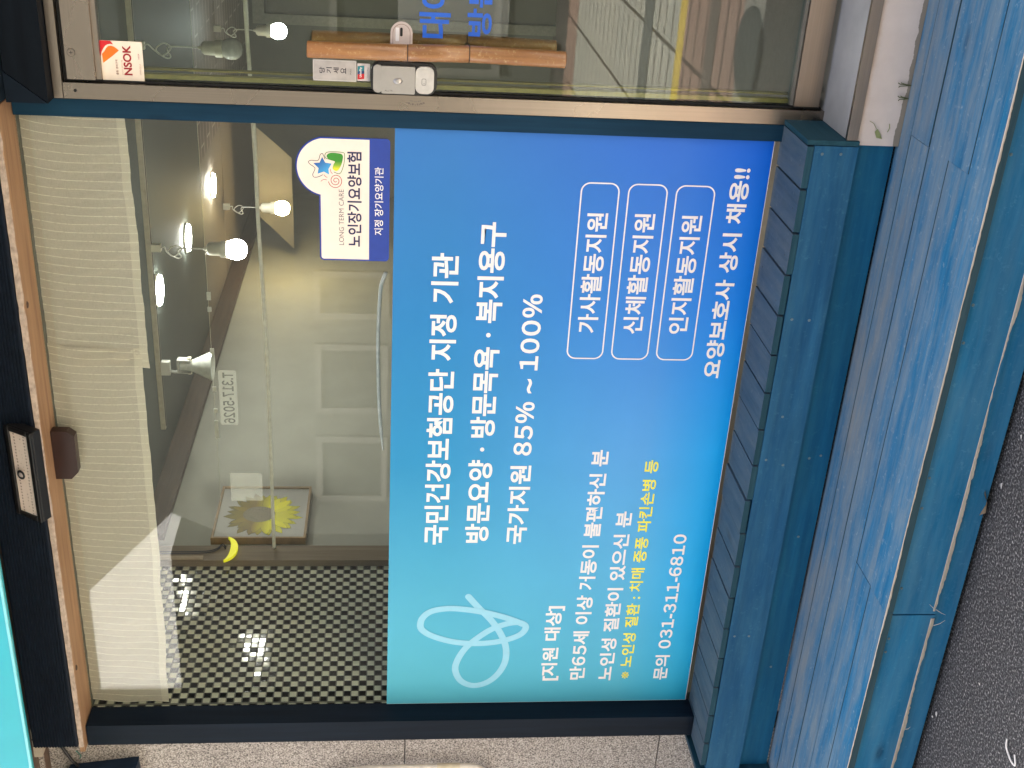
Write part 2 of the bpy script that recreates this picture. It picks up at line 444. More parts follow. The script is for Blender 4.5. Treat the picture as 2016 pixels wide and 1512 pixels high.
wb_ = thing('added_white_reflector', 'tall white block added to brighten the sky wedge mirrored in the glass', 'building', (-20, -16, G0))  # added reflector behind the houses, lifts the mirrored sky wedge
bm = BM(); box(bm, -45, -6, -24, -16, G0, 14); obj('wall', bm, plain('white_reflector', (.90, .92, .93), .9, var=.03, scale=1), wb_)

# ------------------------------------------------------------------ the shop: shell and room
sh = thing('shop_building', 'single storey shop with granite clad front and lit room inside', 'building', (1, 3, -.1))
SEAL = plain('brown_sealant', (.10, .065, .045), .7, var=.2)
bm = BM()
for x0, x1 in ((-1.5, -.118),):
    for z0, z1 in ((-.5, .08), (.084, 1.016), (1.02, 2.262), (2.285, 3.0)):
        box(bm, x0, x1, -.03, .06, z0, z1)
each('granite_cladding', bm, GRAN, sh, .0015, 1)
bm = BM(); box(bm, -.116, -.087, -.022, .05, -.02, 2.25); box(bm, -1.5, -.118, -.022, .03, 2.263, 2.284); each('sealant_joint', bm, SEAL, sh)
GW = plain('greenish_grey_wallpaper', (.37, .37, .315), .7, var=.05, scale=5)
GC = plain('grey_green_ceiling', (.075, .090, .080), .6, var=.06, scale=3)
GB = plain('back_wall_paper', (.22, .22, .19), .7, var=.08, scale=3)
def brickceil():
    m, t, b = newmat('mauve_patterned_ceiling')
    v = coords(t, rnd=False)
    br = N(t, 'ShaderNodeTexBrick'); t.links.new(v, br.inputs['Vector'])
    br.inputs['Color1'].default_value = (.27, .22, .20, 1); br.inputs['Color2'].default_value = (.22, .17, .165, 1); br.inputs['Mortar'].default_value = (.52, .46, .40, 1)
    br.inputs['Scale'].default_value = 1; br.inputs['Brick Width'].default_value = .30; br.inputs['Row Height'].default_value = .11; br.inputs['Mortar Size'].default_value = .006
    n = noise(t, v, 2.2, 5)
    sx = N(t, 'ShaderNodeSeparateXYZ'); t.links.new(v, sx.inputs[0])
    f = N(t, 'ShaderNodeMath', operation='GREATER_THAN'); t.links.new(sx.outputs[0], f.inputs[0]); f.inputs[1].default_value = .98
    c = mix(t, f.outputs[0], (.30, .255, .22), mix(t, ramp(t, n, [(.38, 0.0), (.5, 1.0)]), (.25, .205, .19), br.outputs['Color']))
    t.links.new(c, b.inputs['Base Color']); b.inputs['Roughness'].default_value = .55
    return m
bm = BM(); box(bm, -.18, -.02, .06, 5.8, -.1, 2.14); obj('side_wall', bm, GW, sh)
bm = BM(); box(bm, -.18, 4.9, 5.8, 5.95, -.1, 2.5); obj('back_wall', bm, GB, sh)
bm = BM(); box(bm, 4.75, 4.9, .06, 5.8, -.1, 2.5); obj('side_wall', bm, GW, sh)
bm = BM(); box(bm, -.18, 4.75, .06, 3.2, 2.14, 2.2); obj('ceiling', bm, GC, sh)
bm = BM(); box(bm, -.18, 4.75, 3.2, 4.05, 2.142, 2.2); box(bm, -.18, 4.75, 4.06, 5.8, 2.142, 2.2); obj('ceiling', bm, brickceil(), sh)
bm = BM(); box(bm, -.18, 4.9, .06, 5.8, -.2, -.1); obj('floor', bm, plain('brown_floor', (.16, .12, .09), .4), sh)
bm = BM(); box(bm, 2.62, 4.9, -.02, .06, -.5, 3.0); obj('front_wall', bm, GRAN, sh)
bm = BM(); box(bm, -.118, 2.62, -.01, .06, 2.30, 3.0); obj('front_wall', bm, GRAN, sh)
bm = BM(); box(bm, -1.5, 4.9, .06, 6.0, 2.8, 3.0); obj('roof', bm, plain('grey_roof', (.2, .2, .2), .9), sh)
bm = BM(); box(bm, -.10, 2.131, .0145, .06, 2.1085, 2.14); obj('window_lintel', bm, GC, sh)
bm = BM(); box(bm, -.02, .012, 1.05, 5.8, 2.04, 2.137); obj('crown_moulding', bm, MOULD, sh, .006)
bm = BM(); box(bm, -.02, .012, .858, .965, -.1, 2.137); obj('corner_post', bm, TRIM, sh, .003)
# partitions and a door leaf at the back of the room
PART = plain('olive_partition', (.16, .155, .12), .5, scale=3); PARTL = plain('pale_partition_edge', (.34, .33, .27), .5)
bm = BM(); box(bm, 1.30, 4.7, 5.70, 5.795, -.1, 2.0); obj('back_panel', bm, PART, sh)
bm = BM()
for x in (1.30, 1.95, 2.6, 3.3): box(bm, x, x+.07, 5.66, 5.70, -.1, 2.02)
box(bm, 1.30, 4.7, 5.66, 5.70, 2.02, 2.10)
obj('panel_edge', bm, PARTL, sh)

# mosaic tiles: each tile a small pillow with its own slight tilt
bm = BM(); P = .0275; gx = -.0155
def tileq(vs, mi): f = bm.faces.new(vs); f.material_index = mi
for i in range(31):
    for j in range(75):
        y0 = .0045+i*P; z0 = .06+j*P; g = .0011; r_ = .0022
        ya, yb, za, zb = y0+g, y0+P-g, z0+g, z0+P-g
        ty, tz = random.gauss(0, .011), random.gauss(0, .011); mi = (i+j) % 2
        def T(y, z, d): return bm.verts.new((gx+d+(y-y0-P/2)*ty+(z-z0-P/2)*tz, y, z))
        o = [T(ya, za, -.003), T(yb, za, -.003), T(yb, zb, -.003), T(ya, zb, -.003)]
        n_ = [T(ya+r_, za+r_, 0), T(yb-r_, za+r_, 0), T(yb-r_, zb-r_, 0), T(ya+r_, zb-r_, 0)]
        tileq(n_, mi)
        for k in range(4): tileq([o[k], o[(k+1) % 4], n_[(k+1) % 4], n_[k]], mi)
TB = plain('black_glazed_tile', (.008, .008, .010), .06, spec=.7); TW = plain('ivory_glazed_tile', (.80, .79, .62), .10, spec=.7, var=.08, scale=60)
obj('mosaic_tiles', bm, [TB, TW], sh)
bm = BM(); box(bm, -.0199, -.0175, .06, .858, .05, 2.14); each('tile_grout', bm, plain('grey_grout', (.20, .20, .17), .9), sh)
bm = BM(); box(bm, -.0199, -.0175, .003, .06, .05, 2.10); each('tile_grout', bm, plain('grey_grout_edge', (.20, .20, .17), .9), sh)

# ------------------------------------------------------------------ shop window: frame, head, pane
wn = thing('shop_window', 'large shop window framed in navy wood with a raw pine head', 'window', (1.04, 0, 0))
bm = BM(); box(bm, -.086, 0, -.092, .002, -.014, 2.107); obj('left_jamb', bm, NAVY, wn, .003)
bm = BM(); box(bm, 2.083, 2.131, -.016, .055, -.02, 2.107); obj('mullion', bm, BLUEZ, wn, .002)
bm = BM(); box(bm, -.086, 2.131, -.122, .014, 2.11, 2.126); obj('pine_head', bm, PINE, wn, .0015)
bm = BM(); random.seed(3)
n = 70; prev = None
for k in range(n+1):      # rough sawn front edge of the pine
    x = -.06+2.19*k/n; j = random.gauss(0, .0015)
    a = [bm.verts.new((x, -.1225, 2.1105+j*.6)), bm.verts.new((x, -.129+j, 2.113)), bm.verts.new((x, -.129+j, 2.1255)), bm.verts.new((x, -.1225, 2.1265))]
    if prev:
        for q in range(3): bm.faces.new((prev[q], a[q], a[q+1], prev[q+1]))
    prev = a
obj('sawn_edge', bm, PINEE, wn)
for x in (1.565, .262):
    bm = BM(); lathe(bm, [(0, .0028), (.0055, .002), (.008, -.001)], 0, 0, 0, 14)
    for v in bm.verts: v.co = Vector((x+v.co.x*1.4, -.100+v.co.y, 2.1088-v.co.z))
    obj('pine_knot', bm, plain('dark_pine_knot', (.05, .025, .014), .6), wn, smooth=True)
prof = [(-.05, 2.128), (-.132, 2.128)]
nr = 15
for k in range(nr):
    z = 2.132+k*.0094
    prof += [(-.136, z), (-.136, z+.0052), (-.1325, z+.0062), (-.1325, z+.0086)]
prof += [(-.132, 2.275), (-.05, 2.275)]
bm = BM(); prism_yz(bm, prof, -.052, 2.131); obj('fluted_beam', bm, plain('navy_painted_beam', (.005, .009, .017), .5, var=.25, spec=.15), wn)
bm = BM(); box(bm, 0, 2.083, .0, .008, 0.0, 2.108); obj('pane', bm, GLASSW, wn)
bm = BM(); box(bm, .0, .0025, .0085, .014, 0, 2.108); obj('glazing_bead', bm, plain('olive_bead', (.16, .16, .12), .5), wn)

# ------------------------------------------------------------------ door frame and glass door
df = thing('door_frame', 'brushed steel door frame under a mitred navy wood header', 'door frame', (2.4, 0, -.1))
bm = BM(); box(bm, 2.135, 2.177, -.026, .05, -.135, 1.966); obj('steel_stile', bm, STEELZ, df, .0025)
bm = BM(); box(bm, 2.1775, 2.183, -.004, .05, -.118, 1.966); each('gasket', bm, BLACK, df)
bm = BM(); box(bm, 2.135, 3.0, -.026, .05, 1.968, 1.992); obj('steel_transom', bm, STEELX, df, .003)
bm = BM(); box(bm, 2.183, 3.0, -.002, .05, 1.955, 1.967); each('gasket', bm, BLACK, df)
bm = BM(); prism_xz(bm, [(2.133, 1.995), (3.2, 1.995), (3.2, 2.10), (2.213, 2.10)], -.075, .05); obj('navy_header', bm, NAVYX, df, .003)
bm = BM(); prism_xz(bm, [(2.1315, 1.996), (2.2115, 2.1015), (2.1315, 2.1015)], -.076, .05); obj('mitred_corner', bm, NAVY, df, .002)
prof = [(-.05, 2.104), (-.125, 2.104)]
for k in range(16):
    z = 2.108+k*.0094
    prof += [(-.130, z), (-.130, z+.0052), (-.1265, z+.0062), (-.1265, z+.0086)]
prof += [(-.125, 2.27), (-.05, 2.27)]
bm = BM(); prism_yz(bm, prof, 2.14, 3.2); obj('fluted_beam', bm, plain('navy_painted_beam_door', (.005, .012, .020), .45, var=.25), df)
bm = BM()
for x, z in ((2.157, 1.935), (2.155, -.098)): tube(bm, [(x, -.0275, z), (x, -.0255, z)], .0042, 12)
each('screw_hole', bm, BLACK, df)
dr = thing('glass_door', 'steel framed glass door with a bamboo pull handle and silver lock', 'door', (2.19, 0, -.1))
bm = BM(); box(bm, 2.186, 3.0, -.024, .022, 1.880, 1.953); obj('top_rail', bm, STEELX, dr, .003)
bm = BM(); box(bm, 2.186, 3.0, -.014, .016, 1.866, 1.8795); obj('glazing_bead', bm, STEELX, dr, .001)
bm = BM(); box(bm, 2.187, 3.0, -.022, .022, -.106, -.034); obj('bottom_rail', bm, STEELX, dr, .003)
bm = BM(); box(bm, 2.187, 3.0, -.012, .016, -.0335, -.024); obj('glazing_bead', bm, plain('grey_bead', (.14, .14, .13), .4, metal=.6), dr, .001)
bm = BM(); box(bm, 2.186, 3.0, -.002, .006, -.0235, 1.8655); obj('pane', bm, GLASSD, dr)
bm = BM(); box(bm, 2.188, 2.200, .0085, .03, -.1, 1.95); box(bm, 2.204, 2.209, .04, .06, -.1, 1.95); each('inner_edge', bm, plain('brassy_edge', (.30, .24, .08), .35, metal=.5), dr)
bm = BM(); tube(bm, [(2.256+.0098*cos(2*pi*k/28), -.0243, 1.936+.0098*sin(2*pi*k/28)) for k in range(28)], .0011, 6, True); obj('screw_ring', bm, plain('dark_ring', (.06, .05, .04), .6), dr)
# cross head screw on the top rail
bm = BM(); tube(bm, [(2.256, -.0262, 1.936), (2.256, -.0238, 1.936)], .0095, 20); s = obj('rail_screw', bm, STEELX, dr)
bm = BM(); box(bm, 2.2515, 2.2605, -.0268, -.0263, 1.9353, 1.9367); box(bm, 2.2553, 2.2567, -.0268, -.0263, 1.9315, 1.9352); box(bm, 2.2553, 2.2567, -.0268, -.0263, 1.9368, 1.9405); each('screw_slot', bm, BLACK, s)
def bamboo():
    m, t, b = newmat('varnished_bamboo')
    v = coords(t, (40, 40, 4)); v1 = coords(t, (1, 1, 1))
    n = noise(t, v, 1.2, 8, .65); f = noise(t, v1, 90, 8, .75); l = noise(t, v1, 6, 4)
    c = ramp(t, n, [(.28, (.17, .065, .016)), (.55, (.32, .145, .042)), (.8, (.44, .27, .10))])
    c = mix(t, ramp(t, f, [(.55, 0.0), (.72, .8)]), c, (.60, .42, .20))
    c = mix(t, ramp(t, l, [(.4, 0.0), (.65, .5)]), c, (.34, .135, .04))
    t.links.new(c, b.inputs['Base Color']); b.inputs['Roughness'].default_value = .32; b.inputs['Coat Weight'].default_value = .4
    bump(t, b, f, .25, .001)
    return m
BAM = bamboo(); NODE = plain('dark_node_ring', (.05, .018, .006), .5)
for (xx, yy, z0, z1, rr_) in ((2.299, -.060, .631, 1.321, .0225), (2.303, .070, .642, 1.316, .0225)):
    bm = BM()
    zz = [z0, z0+.002, .888, .892, .896, 1.052, 1.056, 1.060, z1-.002, z1]
    ra = [rr_-.003, rr_, rr_*1.0, rr_*.94, rr_*1.02, rr_*1.0, rr_*.94, rr_*.98, rr_*.97, rr_*.97-.003]
    tube(bm, [(xx+.003*sin(9*z), yy, z) for z in zz], ra, 24)
    h = obj('pull_handle', bm, BAM, dr, smooth=True)
    bm = BM()
    for z in (.892, 1.056): tube(bm, [(xx+.003*sin(9*z), yy, z-.0016), (xx+.003*sin(9*z), yy, z+.0016)], rr_*.975, 24)
    each('node_ring', bm, NODE, h)
    bm = BM()
    for z in (.892, 1.085): tube(bm, [(xx, yy, z), (xx, -.002 if yy < 0 else .006, z)], .008, 12)
    each('handle_stem', bm, STEELX, h)
# clear plastic latch bracket behind the handle
bm = BM()
pts = [(2.250, 1.043), (2.250, 1.102)]; cx, cz = 2.340, 1.0725
pts = [(2.250, 1.043)]+[(cx+.0295*sin(a), cz-.0295*cos(a)) for a in [pi*k/14 for k in range(15)]]+[(2.250, 1.102)]
prism_xz(bm, pts, -.009, -.0035); obj('latch_bracket', bm, plain('pearly_plastic', (.58, .50, .46), .25), dr, .0015)
bm = BM()
prism_xz(bm, rrect(2.331, 2.354, 1.0695, 1.0765, .0032), -.0096, -.0088); prism_xz(bm, rrect(2.2555, 2.267, 1.069, 1.0755, .003), -.0096, -.0088)
o = each('bracket_slot', bm, BLACK, dr)
bm = BM(); ribbon_xz(bm, [(2.30, 1.0495), (2.34, 1.0495)]+[(cx+.023*sin(a), cz-.023*cos(a)) for a in [pi*k/14 for k in range(15)]]+[(2.30, 1.0955)], .0018, -.0094)
obj('bracket_groove', bm, plain('brownish_groove', (.28, .20, .17), .4), dr)
bm = BM(); sheet_xz(bm, rrect(2.318, 2.354, 1.079, 1.0885, .002), -.0099); o = obj('bracket_label', bm, WHITE, dr)
# silver lock
lk = BM(); prism_xz(lk, rrect(2.178, 2.2645, .974, 1.154, .028, 8), -.024, -.003); L = obj('lock', lk, RUBBER, dr, .004)
bm = BM(); prism_xz(bm, rrect(2.184, 2.259, 1.122, 1.147, .0118, 6)[:], -.034, -.0225); obj('lock_cover', bm, SILVER, L, .004, 3, True)
bm = BM(); prism_xz(bm, rrect(2.1825, 2.2565, 1.034, 1.1245, .004, 4), -.036, -.0225); obj('lock_cover', bm, SILVER, L, .004, 3, True)
bm = BM(); prism_xz(bm, rrect(2.1845, 2.258, .983, 1.033, .018, 6), -.034, -.0225); obj('lock_cover', bm, plain('pale_silver', (.58, .56, .53), .3, metal=.5), L, .004, 3, True)
bm = BM(); lathe(bm, [(0, .0035), (.006, .0028), (.011, .0008), (.0125, -.001)], 0, 0, 0, 24)
for v in bm.verts: v.co = Vector((2.217+v.co.x*.75, -.0358-v.co.z, 1.080+v.co.y*1.1))
obj('lock_button', bm, SILVER, L, smooth=True)
bm = BM(); ribbon_xz(bm, rrect(2.2085, 2.2255, 1.0045, 1.0155, .003), .0012, -.0346, True); prism_xz(bm, rrect(2.2115, 2.2135, 1.0085, 1.0105, .0008, 3), -.0346, -.0341); obj('lock_symbol', bm, GREYP, L)
def down(x0, z0):      # text that reads downwards
    return lambda p: Vector((x0+p.z, p.y, z0-p.x))
def up(x0, z0):        # text that reads upwards
    return lambda p: Vector((x0-p.z, p.y, z0+p.x))
text('lock_lettering', 'ALLTR', 0, .022, 0, .0042, -.0363, GREYP, L, .0, tr=down(2.1885, 1.116))

# lettering on the door glass
VB = plain('bright_blue_vinyl', (.004, .11, .60), .4, var=.03)
fl = thing('door_lettering', 'blue cut lettering on a pale frosted film on the door', 'lettering', (2.45, -.004, .95))
def film():
    m, t, b = newmat('frosted_film'); b.inputs['Base Color'].default_value = (.62, .66, .60, 1); b.inputs['Alpha'].default_value = .13
    b.inputs['Roughness'].default_value = .6; return m
bm = BM(); sheet_xz(bm, [(2.342, .785), (2.9, .785), (2.9, 1.083), (2.342, 1.083)], -.0028); obj('film', bm, film(), fl)
text('letters', '대아', 2.329, 2.329+.152, .942, 1.026, -.0034, VB, fl, .026)
text('letters', '방문요양', 2.338, 2.338+.31, .831, .897, -.0034, VB, fl, .024)

# ------------------------------------------------------------------ door step
ds = thing('door_step', 'worn metal door step, grey tread over a dirty white riser', 'step', (2.4, -.1, -.27))
bm = BM(); box(bm, 2.151, 3.4, -.222, .05, -.20, -.124); obj('tread', bm, STEPG, ds, .002)
bm = BM(); box(bm, 2.151, 3.4, -.234, -.2225, -.152, -.1215); obj('nosing', bm, STEELX, ds, .002)
def riser():
    m, t, b = newmat('dirty_white_riser')
    v = coords(t, rnd=False); n = noise(t, v, 9, 8, .7)
    sx = N(t, 'ShaderNodeSeparateXYZ'); t.links.new(v, sx.inputs[0])
    a = N(t, 'ShaderNodeMath', operation='MULTIPLY_ADD'); t.links.new(n, a.inputs[0]); a.inputs[1].default_value = .035; t.links.new(sx.outputs[2], a.inputs[2])
    f = ramp(t, a.outputs[0], [(.0, 1.0), (1.0, 1.0)])
    mr = N(t, 'ShaderNodeMapRange'); t.links.new(a.outputs[0], mr.inputs[0]); mr.inputs[1].default_value = -.2435; mr.inputs[2].default_value = -.2425; mr.inputs[3].default_value = 1; mr.inputs[4].default_value = 0
    rust = N(t, 'ShaderNodeMapRange'); t.links.new(a.outputs[0], rust.inputs[0]); rust.inputs[1].default_value = -.150; rust.inputs[2].default_value = -.130; rust.inputs[3].default_value = 0; rust.inputs[4].default_value = .55
    c = mix(t, ramp(t, n, [(.3, 0.0), (.75, .45)]), (.60, .52, .47), (.43, .37, .33))
    c = mix(t, rust.outputs[0], c, (.42, .24, .12))
    c = mix(t, mr.outputs[0], c, (.22, .19, .15))
    t.links.new(c, b.inputs['Base Color']); b.inputs['Roughness'].default_value = .6; bump(t, b, n, .15, .002)
    return m
bm = BM(); box(bm, 2.137, 3.4, -.226, -.20, -.272, -.1525); obj('riser', bm, riser(), ds, .002)

# ------------------------------------------------------------------ wooden sill bench under the window
si = thing('window_bench', 'low blue boarded bench under the window topped with short cross planks', 'bench', (1.0, -.12, -.27))
screw_me = None
def screw(x, y, z, parent, r_=.004):
    global screw_me
    if screw_me is None:
        bm = BM(); tube(bm, [(0, 0, 0), (0, -.0016, 0)], [.0042, .0036], 12); tube(bm, [(0, -.0017, 0), (0, -.0019, 0)], [.0019, .0009], 8)
        screw_me = bpy.data.meshes.new('screw'); bm.to_mesh(screw_me); bm.free(); screw_me.materials.append(SCREW)
    o = bpy.data.objects.new('screw', screw_me); COL.objects.link(o)
    o.parent = parent; o.matrix_parent_inverse = Matrix.Translation(-parent.location if parent.type == 'EMPTY' else Vector((0, 0, 0)))
    o.location = (x, y, z); return o
random.seed(11)
xg = [2.134, 2.011, 1.885, 1.760, 1.635, 1.509, 1.384, 1.259, 1.134, 1.009, .884, .759, .634, .509, .384, .259, .134, .009, -.095]
for a, b_ in zip(xg[1:], xg):
    dz = random.gauss(0, .0009); dy = random.gauss(0, .0014)
    bm = BM(); box(bm, a+.0034, b_-.0034, -.2355+dy, -.003, -.034+dz, -.016+dz)
    pl = obj('sill_plank', bm, [SILLTOP, ENDG], si, .0016)
    for q in pl.data.polygons: q.material_index = 1 if q.normal.y < -.7 else 0
    bm = BM()
    for yy in (-.035, -.2): 
        xx = a+.03+random.random()*.06; tube(bm, [(xx, yy, -.0155+dz), (xx, yy, -.0150+dz)], .0024, 8)
    each('nail_head', bm, plain('rusty_nail', (.02, .03, .04), .5) if 'rusty_nail' not in bpy.data.materials else bpy.data.materials['rusty_nail'], pl)
bm = BM(); box(bm, -.112, 2.134, -.2365, -.212, -.158, -.0365); f1 = obj('upper_front_board', bm, FASC1, si, .002)
bm = BM(); box(bm, -.112, 2.134, -.215, -.200, -.264, -.164); f2 = obj('lower_front_board', bm, FASC2, si, .0025)
for x, z in ((2.112, -.06), (2.113, -.112), (1.625, -.058), (1.623, -.110), (1.306, -.083), (1.156, -.056), (1.138, -.112), (.479, -.056), (.479, -.105)): screw(x, -.2365, z, f1)
for x, z in ((1.15, -.20), (1.16, -.235), (.86, -.215), (.33, -.21)): screw(x, -.215, z, f2)
bm = BM(); box(bm, 2.1365, 2.1495, -.2385, -.003, -.158, -.0135); obj('end_board', bm, wood('green_blue_end_board', (.010, .045, .062), (.024, .080, .105), 'y', .6, spec=.12), si, .004)
bm = BM(); box(bm, -.130, -.1135, -.2385, -.032, -.272, -.006); obj('end_board', bm, wood('dark_blue_end_board', (.008, .045, .07), (.018, .07, .10), 'y', .55), si, .003)
bm = BM(); box(bm, -.112, 2.134, -.195, -.003, -.272, -.040); obj('bench_shade_core', bm, BLACK, si)  # black core put in as the shadow seen through the board gaps

# ------------------------------------------------------------------ wooden deck step
dk = thing('deck_step', 'scuffed blue timber deck step along the shop front', 'step', (1.4, -.5, -.5))
ZD = -.272
rows = [(-.288, -.204), (-.408, -.290), (-.527, -.410), (-.645, -.529), (-.765, -.647)]
cuts = [[-1.5, 3.6], [-1.5, 2.186, 3.6], [-1.5, 3.6], [-1.5, .984, 2.187, 3.6], [-1.5, .981, 3.6]]
random.seed(5)
for (ya, yb), cs in zip(rows, cuts):
    for a, b_ in zip(cs, cs[1:]):
        dz = random.gauss(0, .0006)
        bm = BM(); box(bm, a+.0008, b_-.0008, ya+.0012, yb-.0012, ZD-.0225, ZD+dz-.0002)
        o = obj('deck_board', bm, [DECK, DKEDGE], dk, .0022)
        for q in o.data.polygons: q.material_index = 1 if q.normal.y < -.7 else 0
def ragged(x0, x1, y, z, h, parent, seed):
    """splintered bare strip where the paint has worn off a board edge"""
    random.seed(seed); bm = BM(); prev = None; n = int((x1-x0)/.009); t = .6
    for k in range(n+1):
        x = x0+(x1-x0)*k/n; t += random.gauss(0, .09)+.02*(.55-t); t = max(.12, min(1, t)); j = h*(t+random.uniform(-.12, .12))
        a = [bm.verts.new((x, y+.0006, z+.0006)), bm.verts.new((x, y-.0012, z-.001)), bm.verts.new((x, y-.0010, z-j)), bm.verts.new((x, y+.001, z-j-.0012))]
        if prev:
            for q in range(3): bm.faces.new((prev[q], a[q], a[q+1], prev[q+1]))
        prev = a
    return obj('worn_edge', bm, RAW, parent)
ragged(-1.4, 3.5, -.7655, ZD+.0002, .005, dk, 2)
FY = -.752
for a, b_ in ((-1.5, .963), (.968, 3.6)):
    bm = BM(); box(bm, a, b_, FY, FY+.02, -.424, -.2985); o = obj('front_board', bm, DECKF, dk, .003)
    e = ragged(a+.01, b_-.01, FY-.0004, -.4145, .011, o, 9 if a < 0 else 12)
    for x in ((1.896, 1.795, 1.408, 1.315, 1.056, 2.268) if a > 0 else (.883, .836, .3)): screw(x, FY, -.307, o)
bm = BM(); box(bm, -1.5, 3.6, FY+.008, FY+.028, -.486, -.4265); obj('skirting_board', bm, DECKF, dk, .003)
bm = BM(); box(bm, -1.5, 3.6, -.715, -.22, -.50, -.296); obj('deck_core', bm, BLACK, dk)
random.seed(21)
bm = BM()
for x, z, dx, dz_ in ((.985, -.418, .02, .022), (.985, -.42, -.016, -.03), (.93, -.425, .02, -.028), (.55, -.425, .012, -.012), (.27, -.43, .015, -.02), (.25, -.43, .025, -.012), (.23, -.425, .01, -.025)):
    tube(bm, [(x, FY-.003, z), (x+dx*.5, FY-.008, z+dz_*.5), (x+dx, FY-.006, z+dz_)], [.0008, .0007, .0004], 5)
each('splinter', bm, plain('pale_splinter', (.6, .55, .46), .8), dk)

# ------------------------------------------------------------------ the blue banner
bn = thing('banner_sign', 'large blue gradient banner with white and yellow lettering on the window', 'sign', (1.04, -.004, 0))
def banner():
    m, t, b = newmat('banner_print')
    v = coords(t, rnd=False); sx = N(t, 'ShaderNodeSeparateXYZ'); t.links.new(v, sx.inputs[0])
    u = N(t, 'ShaderNodeMath', operation='DIVIDE'); t.links.new(sx.outputs[0], u.inputs[0]); u.inputs[1].default_value = 2.08
    q = N(t, 'ShaderNodeMath', operation='DIVIDE'); t.links.new(sx.outputs[2], q.inputs[0]); q.inputs[1].default_value = 1.086
    top = ramp(t, u.outputs[0], [(0, (.100, .45, .55)), (.22, (.085, .41, .58)), (.48, (.032, .275, .52)), (.72, (.030, .225, .51)), (1, (.046, .19, .50))])
    mid = ramp(t, u.outputs[0], [(0, (.085, .44, .57)), (.28, (.105, .44, .71)), (.5, (.098, .365, .74)), (.75, (.050, .24, .69)), (1, (.044, .17, .63))])
    bot = ramp(t, u.outputs[0], [(0, (.018, .37, .58)), (.25, (.004, .41, .83)), (.5, (.0008, .38, .88)), (.75, (.003, .215, .78)), (1, (.003, .115, .65))])
    f1 = ramp(t, q.outputs[0], [(.30, 0.0), (.85, 1.0)]); f2 = ramp(t, q.outputs[0], [(.0, 0.0), (.24, 1.0)])
    c = mix(t, f2, bot, mix(t, f1, mid, top))
    n = noise(t, v, 4, 6)
    c = mix(t, 1, c, ramp(t, n, [(.3, (.95,)*3), (.7, (1.,)*3)]), 'MULTIPLY')
    t.links.new(c, b.inputs['Base Color']); b.inputs['Roughness'].default_value = .5; b.inputs['Specular IOR Level'].default_value = .14
    bump(t, b, noise(t, v, 1.6, 2), .05, .02)
    return m
bm = BM(); box(bm, 0.001, 2.081, -.0034, -.0006, .0, 1.086); obj('panel', bm, banner(), bn)
bm = BM(); box(bm, 0, 2.082, -.0032, -.0008, -.0022, -.0002); box(bm, -.0012, .0006, -.0032, -.0008, 0, 1.086); each('white_edge', bm, WHITE, bn)
LOGO = plain('pale_blue_print', (.27, .60, .74), .45, var=.03)
BB = .025
for s, x0, x1, z0, z1, mat_, bo in (
    ('국민건강보험공단 지정 기관', .6851, 1.7141, .8919, .9734, WHITE, BB), ('방문요양 · 방문목욕 · 복지용구', .6921, 1.8135, .7572, .8361, WHITE, BB),
    ('국가지원 85% ~ 100%', .687, 1.5894, .6303, .6996, WHITE, BB), ('[지원 대상]', .0988, .429, .4763, .5419, WHITE, .026),
    ('만65세 이상 거동이 불편하신 분', .1018, 1.0521, .3816, .4386, WHITE, .026), ('노인성 질환이 있으신 분', .0965, .8169, .2801, .3355, WHITE, .026),
    ('※ 노인성 질환 : 치매 중풍 파킨손병 등', .1035, 1.0154, .2136, .2600, YEL, .020), ('문의 031-311-6810', .097, .7258, .0803, .133, WHITE, .024),
    ('가사활동지원', 1.4656, 1.85, .461, .5242, WHITE, .020), ('신체활동지원', 1.465, 1.8517, .3205, .3835, WHITE, .020),
    ('인지활동지원', 1.4677, 1.8505, .1795, .2422, WHITE, .020), ('요양보호사 상시 채용!!', 1.3171, 1.9978, .053, .1116, WHITE, .026)):
    text('lettering', s, x0, x1, z0, z1, -.0042, mat_, bn, bo)
for z0, z1 in ((.4372, .5475), (.295, .4085), (.1537, .267)):
    bm = BM(); ribbon_xz(bm, rrect(1.379, 1.940, z0, z1, .026, 8), .0042, -.0042, True); obj('outline_box', bm, WHITE, bn)
lg = [(0.4708, 0.8137), (0.422, 0.7752), (0.3688, 0.73), (0.3071, 0.6929), (0.2448, 0.6721), (0.1818, 0.6735), (0.1264, 0.6988), (0.0908, 0.7379), (0.081, 0.7847), (0.1043, 0.8265), (0.1525, 0.847), (0.1998, 0.8395), (0.2504, 0.8137), (0.2926, 0.7754), (0.3306, 0.728), (0.3545, 0.674), (0.3587, 0.6312), (0.3409, 0.6085), (0.3103, 0.622), (0.2875, 0.664), (0.2727, 0.7251), (0.2696, 0.799), (0.2797, 0.8671), (0.302, 0.929), (0.3253, 0.9632), (0.3482, 0.9747), (0.3822, 0.9676), (0.4098, 0.9382), (0.4214, 0.8842), (0.4172, 0.8236), (0.4054, 0.7623), (0.3875, 0.7004), (0.3681, 0.6502), (0.351, 0.6184)]
lp = [(p.x, p.y) for p in smooth_path([(a, b, 0) for a, b in lg], 6)]
bm = BM(); ribbon_xz(bm, lp, .023, -.0041)
for i, v in enumerate(list(bm.verts)): v.co.y -= .0004*i/len(lp)
lathe(bm, [(0, 0), (.0115, 0)], 0, 0, 0, 16)
for v in list(bm.verts)[len(lp)*2:]: v.co = Vector((.4708+v.co.x, -.0041, .8137+v.co.y))
obj('loop_emblem', bm, LOGO, bn)

